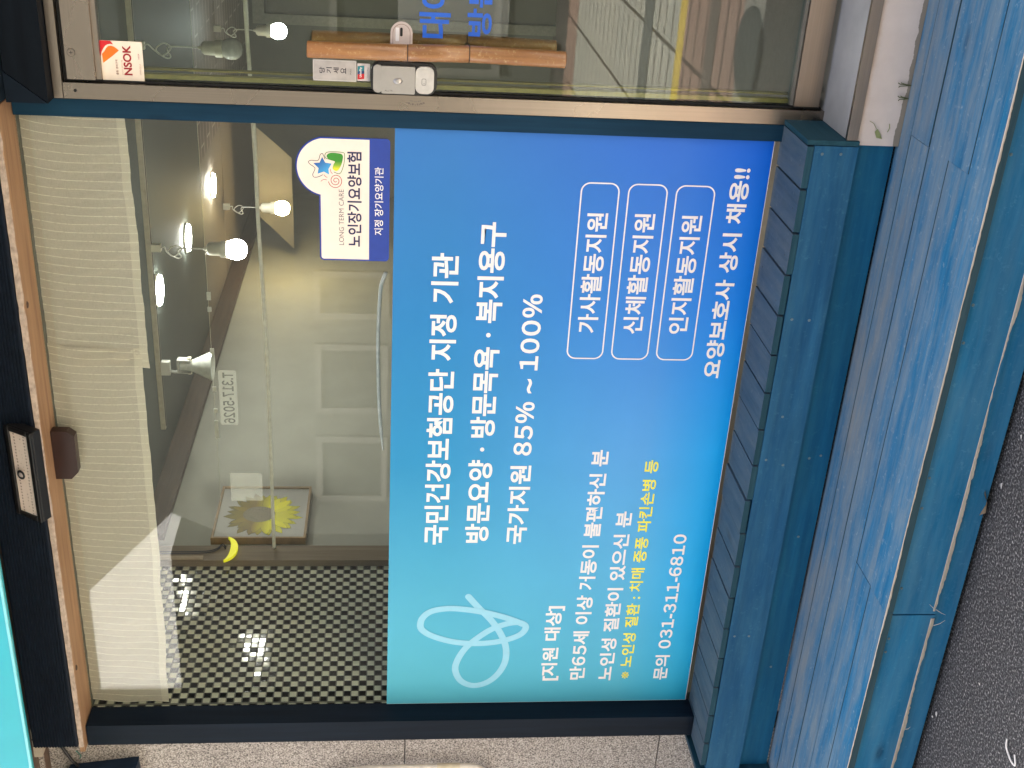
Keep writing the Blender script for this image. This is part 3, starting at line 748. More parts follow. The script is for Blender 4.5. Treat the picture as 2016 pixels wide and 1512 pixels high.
# ------------------------------------------------------------------ long term care sticker
cs = thing('care_sticker', 'white and blue care insurance sticker with star and heart above the banner', 'sticker', (1.87, -.004, 1.1))
def stick(ins, z_low, r=.012):
    cx, cz, R = 1.962, 1.2755, .0875-ins
    x0, x1, zt = 1.683+ins, 2.048-ins, 1.298-ins
    pts = []
    rc = r if z_low < 1.11 else 0
    if rc: pts += [(x1-rc+rc*sin(t), z_low+rc-rc*cos(t)) for t in [pi/2*k/6 for k in range(7)]]
    else: pts.append((x1, z_low))
    a1 = pi-math.asin((zt-cz)/R)
    pts += [(min(x1, cx+R*cos(t)), cz+R*sin(t)) for t in [a1*k/48 for k in range(49)]]
    pts += [(x0+r-r*sin(t), zt-r+r*cos(t)) for t in [pi/2*k/6 for k in range(7)]]
    if rc: pts += [(x0+rc-rc*cos(t), z_low+rc-rc*sin(t)) for t in [pi/2*k/6 for k in range(7)]]
    else: pts.append((x0, z_low))
    return pts
bm = BM(); prism_xz(bm, stick(0, 1.0985), -.0022, -.0006); obj('blue_base', bm, ROYAL, cs)
bm = BM(); sheet_xz(bm, stick(.0045, 1.1565, .008), -.0027); obj('white_field', bm, plain('warm_white_print', (.86, .74, .63), .4, var=.02), cs)
text('lettering', '노인장기요양보험', 1.727, 2.008, 1.178, 1.2185, -.0032, NAVYP, cs, .022)
text('lettering', 'LONG TERM CARE', 1.731, 1.898, 1.2285, 1.2425, -.0032, GREYP, cs, -.004)
text('lettering', '지정 장기요양기관', 1.764, 1.966, 1.1165, 1.1415, -.0032, WHITE, cs, .012)
def stk(x, y):   # crop pixels of the sticker drawing (5.04 per photo pixel) to the sticker's own plane
    ix, iy = 560+x/5.04, 240+y/5.04
    return (1.963-(iy-328)*.001497, 1.2755-(ix-642)*.001462)
star = [(285, 412), (345, 405), (370, 350), (400, 405), (460, 412), (430, 465), (435, 520), (385, 492), (325, 515), (335, 460)]
out_ = [(238, 405), (262, 385), (325, 385), (345, 330), (372, 318), (395, 345), (405, 375)]
bm = BM(); sheet_xz(bm, [stk(*p) for p in star], -.0033)
def starmat():
    m, t, b = newmat('star_blue_gradient'); v = coords(t, rnd=False); sx = N(t, 'ShaderNodeSeparateXYZ'); t.links.new(v, sx.inputs[0])
    a = N(t, 'ShaderNodeMath', operation='ADD'); t.links.new(sx.outputs[0], a.inputs[0]); t.links.new(sx.outputs[2], a.inputs[1])
    mr = N(t, 'ShaderNodeMapRange'); t.links.new(a.outputs[0], mr.inputs[0]); mr.inputs[1].default_value = 3.21; mr.inputs[2].default_value = 3.29
    t.links.new(ramp(t, mr.outputs[0], [(0, (.06, .42, .75)), (1, (.012, .05, .30))]), b.inputs['Base Color']); b.inputs['Roughness'].default_value = .4; return m
obj('star', bm, starmat(), cs)
def sp(ps, k=6, closed=False): return [(p.x, p.y) for p in smooth_path([(*stk(*q), 0) for q in ps], k, closed)]
INK = plain('black_print', (.02, .015, .03), .4)
bm = BM(); ribbon_xz(bm, sp([(398, 372), (375, 320), (352, 330), (330, 385), (262, 386), (238, 402), (255, 425), (300, 462), (278, 520), (290, 548), (330, 545), (375, 522)]), .0016, -.0033)
obj('star_outline', bm, INK, cs)
def heartmat():
    m, t, b = newmat('heart_green_gradient'); v = coords(t, rnd=False); sx = N(t, 'ShaderNodeSeparateXYZ'); t.links.new(v, sx.inputs[0])
    mr = N(t, 'ShaderNodeMapRange'); t.links.new(sx.outputs[0], mr.inputs[0]); mr.inputs[1].default_value = 1.957; mr.inputs[2].default_value = 1.98
    t.links.new(ramp(t, mr.outputs[0], [(0, (.75, .72, .02)), (.5, (.22, .42, .03)), (1, (.035, .25, .02))]), b.inputs['Base Color']); b.inputs['Roughness'].default_value = .4; return m
hp = sp([(412, 340), (440, 312), (500, 308), (565, 325), (560, 400), (530, 465), (500, 482), (470, 460), (478, 420), (490, 390), (440, 375)], 6, True)
bm = BM(); sheet_xz(bm, hp, -.0033); obj('heart', bm, heartmat(), cs)
bm = BM(); ribbon_xz(bm, sp([(455, 375), (410, 362), (396, 335), (415, 305), (470, 297), (560, 300), (585, 320), (578, 410), (552, 490), (525, 508), (480, 492)]), .0017, -.0034)
obj('heart_outline', bm, plain('green_print', (.04, .20, .03), .4), cs)
spi = []
for k in range(60):
    t = k/59; a = 2.4*2*pi*t+.5; R = 8+66*t; spi.append((498+R*cos(a)*.95, 578+R*sin(a)))
bm = BM(); ribbon_xz(bm, [stk(*p) for p in spi], .0018, -.0033)
for q in ([(355, 588), (380, 570), (412, 572)], [(385, 520), (400, 540), (418, 548)], [(450, 465), (452, 490), (468, 512)]): ribbon_xz(bm, sp(q), .0014, -.0033)
each('red_spiral', bm, plain('red_print', (.42, .03, .025), .4), cs)

# ------------------------------------------------------------------ small stickers on the door
ns = thing('security_sticker', 'cream security company sticker with red and orange swirl on the door glass', 'sticker', (2.23, -.003, 1.76))
bm = BM(); prism_xz(bm, [(2.1815, 1.760), (2.1835, 1.7565), (2.283, 1.7565), (2.2862, 1.7595), (2.2868, 1.8655), (2.1815, 1.8655)], -.0038, -.0024); obj('card', bm, CREAM, ns)
def nk(x, y):      # 14.4 crop px per photo px
    ix, iy = 180+x/14.4, 60+y/14.4
    return (2.2875-(iy-79)*.001345+(ix-200)*.00002, 1.8645-(ix-199)*.001335+(iy-79)*.00006)
REDP = plain('bright_red_print', (.60, .006, .012), .4); ORG = plain('orange_print', (.90, .17, .004), .4); DRED = plain('dark_red_print', (.30, .004, .012), .4)
bm = BM(); sheet_xz(bm, [(2.2866, 1.8653)]+[nk(*p) for p in ((560, 290), (600, 330), (645, 390), (560, 375), (480, 390), (420, 430), (370, 500), (320, 580))]+[(2.2455, 1.8653)], -.0042); obj('red_swirl', bm, REDP, ns)
bm = BM(); sheet_xz(bm, [nk(*p) for p in ((320, 655), (380, 600), (440, 500), (500, 440), (580, 428), (650, 445), (720, 490), (795, 555), (600, 720), (345, 915))], -.0042); obj('orange_swirl', bm, ORG, ns)
text('lettering', 'NSOK', 2.1975, 2.2765, 1.7865, 1.8085, -.0044, DRED, ns, .03)
text('lettering', '출동 경비구역', 2.198, 2.2375, 1.8225, 1.8290, -.0044, plain('brown_print', (.20, .06, .03), .5), ns, .01)
text('lettering', '24시간 보안시스템', 2.198, 2.2365, 1.8100, 1.8140, -.0044, plain('brown_print_small', (.30, .12, .06), .5), ns, .0)
text('lettering', '1588-0112', 2.199, 2.228, 1.7640, 1.7675, -.0044, plain('brown_print_phone', (.30, .12, .06), .5), ns, .0)
text('lettering', 'NSOK', 2.241, 2.256, 1.7655, 1.7695, -.0044, DRED, ns, .0)
pu = thing('pull_sign', 'grey plastic pull plate with vertical black lettering beside the lock', 'sign', (2.23, -.004, 1.19))
bm = BM(); prism_xz(bm, rrect(2.2035, 2.2605, 1.1925, 1.3095, .001, 2), -.0055, -.0022); obj('plate', bm, plain('pale_grey_plate', (.46, .43, .40), .35), pu, .0008)
bm = BM(); ribbon_xz(bm, rrect(2.2055, 2.2585, 1.1945, 1.3075, .001, 2), .0008, -.0057, True); obj('plate_rim', bm, WHITEPL, pu)
for ch, z0, z1 in (('당', 1.2775, 1.2925), ('기', 1.2585, 1.2735), ('세', 1.2395, 1.2545), ('요', 1.2205, 1.2355)):
    text('letters', ch, 2.2245, 2.2405, z0, z1, -.0060, INK, pu, .012)
text('letters', 'PULL', 2.2235, 2.2395, 1.2065, 1.2100, -.0060, GREYP, pu, .0)
cd = thing('card_sticker', 'small white sticker with a red and teal card emblem by the lock', 'sticker', (2.23, -.003, 1.155))
bm = BM(); prism_xz(bm, rrect(2.2065, 2.2535, 1.1560, 1.1905, .0015, 3), -.0036, -.0022); obj('paper', bm, plain('pinkish_white_paper', (.62, .56, .54), .4), cd)
for nme, mt, xa, xb in (('red_field', REDP, 2.2125, 2.2265), ('blue_field', plain('deep_blue_print', (.01, .05, .16), .4), 2.2265, 2.2345), ('teal_field', plain('teal_print', (.01, .20, .24), .4), 2.2345, 2.2485)):
    bm = BM(); sheet_xz(bm, [(xa, 1.1715), (xb, 1.1715), (xb-.0025, 1.1895), (xa-.0025, 1.1895)], -.0040); obj(nme, bm, mt, cd)
text('letters', 'UnionPay', 2.2165, 2.2440, 1.1770, 1.1850, -.0044, WHITE, cd, .03)
text('letters', 'UnionPay', 2.2165, 2.2440, 1.1600, 1.1632, -.0040, GREYP, cd, .0)
pt = thing('phone_number_stamp', 'small curved black phone number stamped on the steel frame', 'lettering', (2.155, -.027, 1.02))
def arc_text(p):
    a = (p.x-.0275)/.058
    rad = .050+p.z
    return Vector((2.1545+.052-rad*cos(a) - .0, p.y, 1.0315+rad*sin(a)))
text('digits', '02)714-8484', 0, .055, 0, .0055, -.0265, INK, pt, .02, tr=arc_text)
text('small_print', '철물 유리 전문', .008, .047, -.0065, -.003, -.0265, GREYP, pt, 0, tr=arc_text)

bm = BM(); prism_xz(bm, rrect(.846, .949, 1.492, 1.592, .002, 2), .0098, .0104)
m, t, b = newmat('pale_translucent_paper'); b.inputs['Base Color'].default_value = (.60, .60, .54, 1); b.inputs['Alpha'].default_value = .30; b.inputs['Roughness'].default_value = .7
setp(obj('blank_paper', bm, m), 'small square of pale translucent paper stuck behind the glass over the sunflower frame', 'paper')
tp = thing('mirrored_phone_plate', 'frosted plate with a phone number reading backwards behind the glass', 'sign', (1.21, .011, 1.56))
bm = BM(); sheet_xz(bm, rrect(1.124, 1.312, 1.557, 1.611, .004, 3), .0112)
m, t, b = newmat('frosted_plate_film'); b.inputs['Base Color'].default_value = (.62, .62, .56, 1); b.inputs['Alpha'].default_value = .42; b.inputs['Roughness'].default_value = .5
obj('plate', bm, m, tp)
m, t, b = newmat('grey_reversed_print'); b.inputs['Base Color'].default_value = (.06, .065, .05, 1); b.inputs['Alpha'].default_value = .62
text('digits', 'T.317-5026', 1.130, 1.305, 1.566, 1.601, .0106, m, tp, .022, mirror=True)

# ------------------------------------------------------------------ curtains
def linen():
    m, t, b = newmat('striped_linen')
    uv = N(t, 'ShaderNodeUVMap'); uv.uv_map = 'cloth'
    sx = N(t, 'ShaderNodeSeparateXYZ'); t.links.new(uv.outputs[0], sx.inputs[0])
    nz = N(t, 'ShaderNodeTexNoise'); nz.inputs['Scale'].default_value = 45; t.links.new(uv.outputs[0], nz.inputs['Vector'])
    wob = N(t, 'ShaderNodeMath', operation='MULTIPLY_ADD'); t.links.new(nz.outputs['Fac'], wob.inputs[0]); wob.inputs[1].default_value = .0016; t.links.new(sx.outputs[0], wob.inputs[2])
    d = N(t, 'ShaderNodeMath', operation='DIVIDE'); t.links.new(wob.outputs[0], d.inputs[0]); d.inputs[1].default_value = .0262
    fr = N(t, 'ShaderNodeMath', operation='FRACT'); t.links.new(d.outputs[0], fr.inputs[0])
    line = ramp(t, fr.outputs[0], [(0, 1.0), (.07, 1.0), (.10, 0.0), (1, 0.0)])
    mp = N(t, 'ShaderNodeMapping'); mp.inputs['Scale'].default_value = (60, 420, 1); t.links.new(uv.outputs[0], mp.inputs[0])
    dash = noise(t, mp.outputs[0], .25, 2)
    ln = mix(t, 1, line, ramp(t, dash, [(.36, .35), (.5, 1.0)]), 'MULTIPLY')
    m1 = N(t, 'ShaderNodeMapping'); m1.inputs['Scale'].default_value = (900, 60, 1); t.links.new(uv.outputs[0], m1.inputs[0])
    m2 = N(t, 'ShaderNodeMapping'); m2.inputs['Scale'].default_value = (60, 900, 1); t.links.new(uv.outputs[0], m2.inputs[0])
    w1 = noise(t, m1.outputs[0], .8, 4); w2 = noise(t, m2.outputs[0], .8, 4)
    wv = mix(t, .5, w1, w2)
    base = ramp(t, wv, [(.35, (.53, .475, .395)), (.65, (.69, .625, .535))])
    hem = N(t, 'ShaderNodeMath', operation='LESS_THAN'); t.links.new(sx.outputs[1], hem.inputs[0]); hem.inputs[1].default_value = .024
    base = mix(t, hem.outputs[0], base, (.74, .68, .57))
    c = mix(t, ln, base, (.92, .87, .74))
    b.inputs['Roughness'].default_value = .9; b.inputs['Specular IOR Level'].default_value = .1
    t.links.new(c, b.inputs['Base Color'])
    tl = N(t, 'ShaderNodeBsdfTranslucent'); t.links.new(c, tl.inputs[0])
    ms = N(t, 'ShaderNodeMixShader'); ms.inputs[0].default_value = .45
    o = t.nodes['Material Output']; t.links.new(b.outputs[0], ms.inputs[1]); t.links.new(tl.outputs[0], ms.inputs[2]); t.links.new(ms.outputs[0], o.inputs[0])
    bump(t, b, wv, .4, .001)
    return m
LIN = linen()
def curtain(name, label, xl, xr, zt, low, y, seed, group):
    random.seed(seed); bm = BM(); uvl = bm.loops.layers.uv.new('cloth')
    nx, nz = 150, 34; G = {}
    for i in range(nx+1):
        u = i/nx; x = xl+(xr-xl)*u; zb = low(u)
        for j in range(nz+1):
            v = j/nz; z = zb+(zt-zb)*v
            yy = y + (1-v)**1.2*(.005*sin(u*19+seed)+.003*sin(u*47+2*seed)) + .0016*sin(u*130+v*7) + .002*sin(v*9+u*31)
            xx = x + (1-v)*.006*sin(u*6+seed) - .012*sin(pi*v)*(u-.5)*.6 + .017*v**4
            if v < .12: yy -= .0015
            G[i, j] = (bm.verts.new((xx, yy, z)), (x, z-zb))
    for i in range(nx):
        for j in range(nz):
            q = [G[i, j], G[i+1, j], G[i+1, j+1], G[i, j+1]]; f = bm.faces.new([k[0] for k in q])
            for lp_, k in zip(f.loops, q): lp_[uvl].uv = k[1]
    o = obj(name, bm, LIN, smooth=True); setp(o, label, 'curtain', group); return o
curtain('linen_curtain', 'striped linen valance hanging behind the glass next to the door', 1.31, 2.083, 2.107,
        lambda u: 1.824+.0015*sin(u*9)-.008*(1-u), .034, 4, 'linen valances in the window')
curtain('linen_curtain', 'striped linen valance hanging in front of the checked mosaic tiles', -.002, 1.372, 2.107,
        lambda u: 1.848-.012*min(1, u*2.2)+.0015*sin(u*23), .024, 9, 'linen valances in the window')

# brown contact block on the pine head
bm = BM()
prism_xz(bm, [(.962, 2.1085), (1.128, 2.1085), (1.128, 2.060), (1.112, 2.040), (.986, 2.040), (.962, 2.062)], -.052, -.020)
o = obj('door_chime', bm, BROWNPL, None, .005, 2); setp(o, 'dark brown plastic chime box with clipped corners on the pine window head', 'chime box')

# ------------------------------------------------------------------ teal sign board and flood lamp
tb = thing('teal_signboard', 'bright teal signboard panel mounted out above the dark fluted beam', 'sign', (0, -.4, 2.2))
bm = BM(); box(bm, -3, 6, -.40, -.365, 2.196, 2.85); obj('panel', bm, TEAL, tb, .002)
bm = BM(); box(bm, -3, 6, -.405, -.397, 2.188, 2.1955); obj('edge_trim', bm, TEALE, tb, .001)
bm = BM(); box(bm, -3, 6, -.365, -.012, 2.60, 2.64); box(bm, -1.5, 6, -.05, -.032, 2.30, 2.5995); obj('backing_board', bm, plain('brown_backing', (.10, .07, .05), .7), tb)
fl_ = thing('flood_lamp', 'black floodlight with a pale dotted panel on the dark beam', 'lamp', (1.05, -.16, 2.17))
tl_ = Matrix.Translation((1.05, -.165, 2.160)) @ Matrix.Rotation(radians(-32), 4, 'X')
def tbox(args, mt, name, par, bev=.0015):
    bm = BM()
    for a in args: box(bm, *a)
    if bev: bmesh.ops.bevel(bm, geom=bm.edges[:], offset=bev, segments=1, affect='EDGES')
    bm.transform(tl_); return obj(name, bm, mt, par)
tbox([(-.152, .152, .0, .03, -.052, .052)], RUBBER, 'housing', fl_)
tbox([(-.152, .152, -.010, -.0005, -.052, -.036), (-.152, .152, -.010, -.0005, .036, .052), (-.152, -.138, -.010, -.0005, -.0355, .0355), (.138, .152, -.010, -.0005, -.0355, .0355)], RUBBER, 'rim', fl_)
def dots():
    m, t, b = newmat('dotted_lamp_panel'); v = coords(t, rnd=False)
    br = N(t, 'ShaderNodeTexVoronoi'); br.inputs['Scale'].default_value = 95; br.inputs['Randomness'].default_value = .15; t.links.new(v, br.inputs[0])
    t.links.new(ramp(t, br.outputs['Distance'], [(.22, (.42, .30, .24)), (.30, (.95, .80, .71))]), b.inputs['Base Color']); b.inputs['Roughness'].default_value = .25; return m
tbox([(-.1375, .1375, -.004, -.0008, -.0355, .0355)], dots(), 'light_panel', fl_, 0)
bm = BM(); tube(bm, [(.012*cos(2*pi*k/24)+.0, -.012, .012*sin(2*pi*k/24)+.004) for k in range(24)], .003, 8, True); bm.transform(tl_); obj('sensor_ring', bm, RUBBER, fl_)
bm = BM(); lathe(bm, [(0, .004), (.006, .003), (.0105, -.002)], 0, 0, 0, 16); bm.transform(Matrix.Translation((0, 0, 0)))
for v in bm.verts: v.co = Vector((v.co.x, -.0115-v.co.z, v.co.y+.004))
bm.transform(tl_); obj('sensor_lens', bm, plain('pinkish_lens', (.5, .42, .40), .3), fl_)
tbox([(-.13, .13, -.0005+.031, .045, -.02, .02)], RUBBER, 'bracket', fl_)

# ------------------------------------------------------------------ left of the window
bm = BM(); prism_xz(bm, [(-.20, 1.957), (-1.2, 1.957), (-1.2, 2.20), (-.232, 2.196)], -.085, -.0305); o = obj('navy_board', bm, wood('slate_navy_wood', (.010, .020, .040), (.020, .038, .070), 'z', .6, knots=False, spec=.1), None, .003)
setp(o, 'dark navy board fixed flat on the granite beside the black cable', 'board')
bm = BM(); tube(bm, smooth_path([(-.118, -.036, 2.228), (-.135, -.045, 2.212), (-.19, -.050, 2.185), (-.26, -.046, 2.155), (-.4, -.10, 2.13)], 6), .0052, 10)
o = obj('black_cable', bm, RUBBER, smooth=True); setp(o, 'black cable running from the beam end down the granite', 'cable')
bm = BM(); tube(bm, smooth_path([(-.165, -.034, 2.17), (-.178, -.035, 2.16), (-.19, -.034, 2.155), (-.20, -.036, 2.16)], 6), .0018, 6)
o = obj('green_wire', bm, plain('green_wire', (.02, .16, .12), .5), smooth=True); setp(o, 'thin green wire beside the black cable on the granite', 'wire')
cb = thing('junction_box', 'small beige cable box with an open hole at the beam end', 'box', (-.09, -.05, 2.29))
bm = BM(); prism_xz(bm, [(-.155, 2.272), (-.03, 2.272), (-.03, 2.299), (-.155, 2.299)], -.072, -.0305); obj('cover', bm, plain('beige_cover', (.42, .37, .29), .5), cb, .002)
bm = BM(); tube(bm, [(-.075, -.0735, 2.288), (-.075, -.0715, 2.288)], .0105, 20); obj('hole', bm, BLACK, cb)
bm = BM(); tube(bm, smooth_path([(-.30, -.055, 1.30), (-.262, -.055, 1.20), (-.2545, -.055, 1.08), (-.2535, -.055, .95), (-.2535, -.055, .80), (-.262, -.055, .75), (-.30, -.055, .70)], 8), .011, 14)
o = obj('white_conduit', bm, plain('yellowed_white_pipe', (.66, .60, .50), .4), smooth=True)
bm = BM(); tube(bm, [(-.2535, -.055, .90), (-.2535, -.055, .818)], .0128, 14); obj('pipe_joint', bm, plain('yellow_pipe_joint', (.60, .52, .36), .4), o, smooth=True)
setp(o, 'yellowed white pipe bracket standing off the granite wall', 'pipe')

# ------------------------------------------------------------------ inside: ceiling lights, track, pendants, spot
RAIL = thing('lighting_track', 'cream lighting track across the ceiling behind the curtain', 'track', (1.4, 1.66, 2.13))
bm = BM(); box(bm, .19, 3.6, 1.645, 1.678, 2.118, 2.1395); obj('rail', bm, plain('cream_rail', (.50, .46, .36), .4), RAIL, .002)
bm = BM(); box(bm, .20, 3.6, 1.655, 1.667, 2.1165, 2.1178); obj('slot', bm, BLACK, RAIL)
COOL = emit('cool_lit_diffuser', (1.0, .98, .92), 32.0)
labels = ('round ceiling light set closest to the lighting track', 'round ceiling light midway along the row of three', 'round ceiling light set in the mauve patterned ceiling')
for (x, y), lb in zip(((.822, 1.80), (.775, 2.615), (.757, 3.55)), labels):
    c = thing('ceiling_light', lb, 'ceiling light', (x, y, 2.13), 'round ceiling lights')
    bm = BM(); lathe(bm, [(.0695, -.001), (.075, .002), (.076, .012), (.0695, .012)], x, y, 2.128, 32); obj('rim', bm, CREAMPL, c, smooth=True)
    bm = BM(); lathe(bm, [(0, -.010), (.045, -.009), (.069, -.006), (.069, 0), (0, 0)], x, y, 2.127, 32); obj('diffuser', bm, COOL, c, smooth=True)
def pendant(label, x, y, z, s, bulbmat, seed, zc=2.118):
    p = thing('pendant_bulb', label, 'lamp', (x, y, zc), 'bare bulbs on white cords')
    bm = BM(); box(bm, x-.016*s, x+.016*s, y-.013, y+.013, zc-.04*s, zc-.0005); obj('ceiling_plug', bm, CREAMPL, p, .003)
    random.seed(seed)
    zt = z+.14*s; zk = (zc+zt)/2+.02
    pts = [(x, y, zc-.04*s), (x+.004, y, zc-.055*s), (x-.02, y+.01, zk+.03), (x-.034, y-.01, zk-.005), (x-.008, y+.012, zk-.035), (x+.014, y-.008, zk-.01), (x-.012, y-.014, zk+.02), (x-.046, y+.004, zk-.012), (x-.042, y+.008, zk-.032), (x-.010, y, zk-.02), (x, y, zk-.045), (x, y, zt)]
    bm = BM(); tube(bm, smooth_path(pts, 6), .0028, 8); obj('cord', bm, WHITEPL, p, smooth=True)
    bm = BM(); lathe(bm, [(0, .142), (.006, .14), (.010, .128), (.020, .125), (.028, .116), (.0295, .072), (.030, .070), (.0365, .068), (.0375, .040), (.034, .038), (0, .038)], x, y, z, 28)
    bm.transform(Matrix.Translation((x, y, z)) @ Matrix.Scale(s, 4) @ Matrix.Translation((-x, -y, -z))); obj('socket', bm, CREAMPL, p, smooth=True)
    bm = BM(); lathe(bm, [(.0335, .0375), (.041, .022), (.045, .004), (.0435, -.014), (.036, -.030), (.022, -.041), (0, -.046)], x, y, z, 28)
    bm.transform(Matrix.Translation((x, y, z)) @ Matrix.Scale(s, 4) @ Matrix.Translation((-x, -y, -z))); obj('bulb', bm, bulbmat, p, smooth=True)
    return p
pendant('brightest cool white bulb, hanging from the track in front of the brown moulding', 1.079, 1.660, 1.758, 1.0, emit('cool_white_bulb', (1.0, .97, .90), 20.0), 1)
pendant('unlit frosted bulb hanging behind the security sticker of the door', 1.935, 1.660, 1.738, .95, plain('unlit_frosted_bulb', (.72, .72, .68), .12, spec=.8), 2)
WARM = emit('warm_bulb', (1.0, .74, .34), 26.0)
pendant('warm yellow bulb hanging in front of the slanting beige cloth', .477, 4.0, 1.775, 1.05, WARM, 3, 2.141)
pendant('cool white bulb seen through the door glass beside the unlit one', 1.567, 4.0, 1.765, 1.05, emit('cool_bulb_far', (.93, .97, 1.0), 14.0), 4, 2.141)
spx, spy = .515, 1.660
spt = thing('spot_lamp', 'white cone shaped spotlight on the lighting track', 'lamp', (spx, spy, 2.117))
bm = BM(); box(bm, spx-.045, spx+.02, spy-.014, spy+.014, 2.078, 2.1165); obj('track_adapter', bm, WHITEPL, spt, .003)
bm = BM(); tube(bm, [(spx-.03, spy, 2.077), (spx-.034, spy, 2.058), (spx-.03, spy, 2.04)], .007, 10); box(bm, spx-.032, spx-.027, spy-.02, spy+.02, 1.985, 2.045); box(bm, spx+.027, spx+.032, spy-.02, spy+.02, 1.985, 2.045); box(bm, spx-.0265, spx+.0265, spy-.02, spy+.02, 2.04, 2.045)
obj('yoke', bm, plain('pale_grey_yoke', (.5, .5, .46), .4), spt, .001)
bm = BM(); lathe(bm, [(0, 2.032), (.0245, 2.032), (.0255, 1.985), (.031, 1.972), (.068, 1.893), (.070, 1.888), (.066, 1.888), (.028, 1.965), (0, 1.97)], spx, spy, 0, 32); obj('shade', bm, plain('glossy_white_shade', (.72, .74, .68), .18, spec=.7), spt, smooth=True)
bm = BM()
for sx_ in (-1, 1): tube(bm, [(spx+sx_*.033, spy, 1.992), (spx+sx_*.041, spy, 1.992)], .0095, 14)
each('hinge_knob', bm, CREAMPL, spt)

# white batten cord across the room, hanging sheet, wire with white bars
bm = BM(); tube(bm, smooth_path([(.012, .95, 1.567), (.33, .95, 1.566), (.80, .95, 1.566), (1.13, .95, 1.571), (1.47, .95, 1.580), (1.82, .95, 1.583), (2.5, .95, 1.60), (4.7, .95, 1.62)], 6), .0075, 8)
o = obj('stretched_rope', bm, plain('white_rope', (.88, .85, .76), .7), smooth=True); setp(o, 'white rope stretched level across the room in front of the sunflower', 'rope')
SHEET = plain('greige_sheet', (.34, .31, .25), .8, scale=4)
bm = BM()
A = [Vector((.925, 4.30, 1.972)), Vector((.318, 4.30, 1.960)), Vector((.058, 4.30, 1.740)), Vector((.685, 4.30, 1.743))]
nx, ny = 24, 12; G = {}
for i in range(nx+1):
    for j in range(ny+1):
        u, v = i/nx, j/ny; p = A[0].lerp(A[1], u).lerp(A[3].lerp(A[2], u), v)
        p.y += .10*v + .012*sin(7*u+3*v); p.z -= .006*sin(pi*u)*(1-v)
        G[i, j] = bm.verts.new(p)
for i in range(nx):
    for j in range(ny): bm.faces.new((G[i, j], G[i+1, j], G[i+1, j+1], G[i, j+1]))
bmesh.ops.solidify(bm, geom=bm.faces[:], thickness=.002)
o = obj('hanging_sheet', bm, SHEET, smooth=True); setp(o, 'slanting beige cloth sheet hung at the back of the room', 'cloth')
bm = BM(); tube(bm, [(-.01, 4.32, 1.953), (.318, 4.32, 1.964), (.925, 4.32, 1.979), (2.4, 4.32, 1.988), (4.7, 4.32, 1.992)], .0075, 8)
o = obj('sheet_rail', bm, plain('white_rail', (.60, .57, .50), .5)); setp(o, 'thin white rail carrying the beige sheet', 'rail')

bm = BM(); tube(bm, smooth_path([(1.483, .42, 1.108), (1.45, .42, 1.119), (1.419, .42, 1.125), (1.30, .42, 1.131), (1.174, .42, 1.132), (.98, .42, 1.126), (.80, .42, 1.112)], 8), [.003]+[.0065]*44+[.005, .004, .003, .002], 10)
o = obj('curved_tube', bm, plain('milky_tube', (.90, .93, .92), .25), smooth=True); setp(o, 'milky white curved tube hung level just above the banner edge', 'tube')
WBAR = plain('white_bar', (.75, .75, .68), .4)
wc = thing('bar_wire', 'thin wire with small white bars strung below the brown moulding', 'wire', (.9, 1.30, 1.84))
bm = BM(); tube(bm, [(.012, 1.30, 1.832), (2.4, 1.30, 1.836)], .0009, 5); obj('wire', bm, CREAMPL, wc)
for x, l_ in ((1.012, .034), (.953, .020), (.764, .022), (.585, .022), (.480, .020), (.390, .085)):
    bm = BM(); box(bm, x-l_/2, x+l_/2, 1.292, 1.299, 1.822, 1.838); obj('short_bar', bm, WBAR, wc, .001, 1)

# ------------------------------------------------------------------ sunflower picture on the side wall
pc = thing('sunflower_picture', 'square picture of a brown and yellow sunflower in a thin oak frame', 'picture', (0, 1.23, 1.44))
OAK = plain('light_oak', (.34, .22, .10), .5, var=.25, scale=30)
y0, y1, z0, z1, f = 1.020, 1.436, 1.440, 1.840, .010
bm = BM()
box(bm, -.0195, .014, y0, y1, z0, z0+f); box(bm, -.0195, .014, y0, y1, z1-f, z1); box(bm, -.0195, .014, y0, y0+f, z0+f, z1-f); box(bm, -.0195, .014, y1-f, y1, z0+f, z1-f)
obj('frame', bm, OAK, pc, .001, 1)
bm = BM(); box(bm, -.019, .006, y0+f, y1-f, z0+f, z1-f); obj('canvas', bm, plain('grey_canvas', (.52, .51, .47), .6, var=.03), pc)
def petalmat():
    m, t, b = newmat('sunflower_petals'); v = coords(t, rnd=False); sx = N(t, 'ShaderNodeSeparateXYZ'); t.links.new(v, sx.inputs[0])
    mr = N(t, 'ShaderNodeMapRange'); t.links.new(sx.outputs[2], mr.inputs[0]); mr.inputs[1].default_value = 1.80; mr.inputs[2].default_value = 1.48
    a = N(t, 'ShaderNodeAttribute', attribute_name='shade'); 
    c = ramp(t, mr.outputs[0], [(.0, (.30, .25, .008)), (.38, (.30, .20, .02)), (.52, (.66, .58, .01)), (.60, (1, .95, .004)), (1, (1, .95, .006))])
    t.links.new(mix(t, 1, c, a.outputs['Color'], 'MULTIPLY'), b.inputs['Base Color']); b.inputs['Roughness'].default_value = .6; return m
bm = BM(); cl = bm.loops.layers.float_color.new('shade'); random.seed(2)
cy, cz = 1.212, 1.640
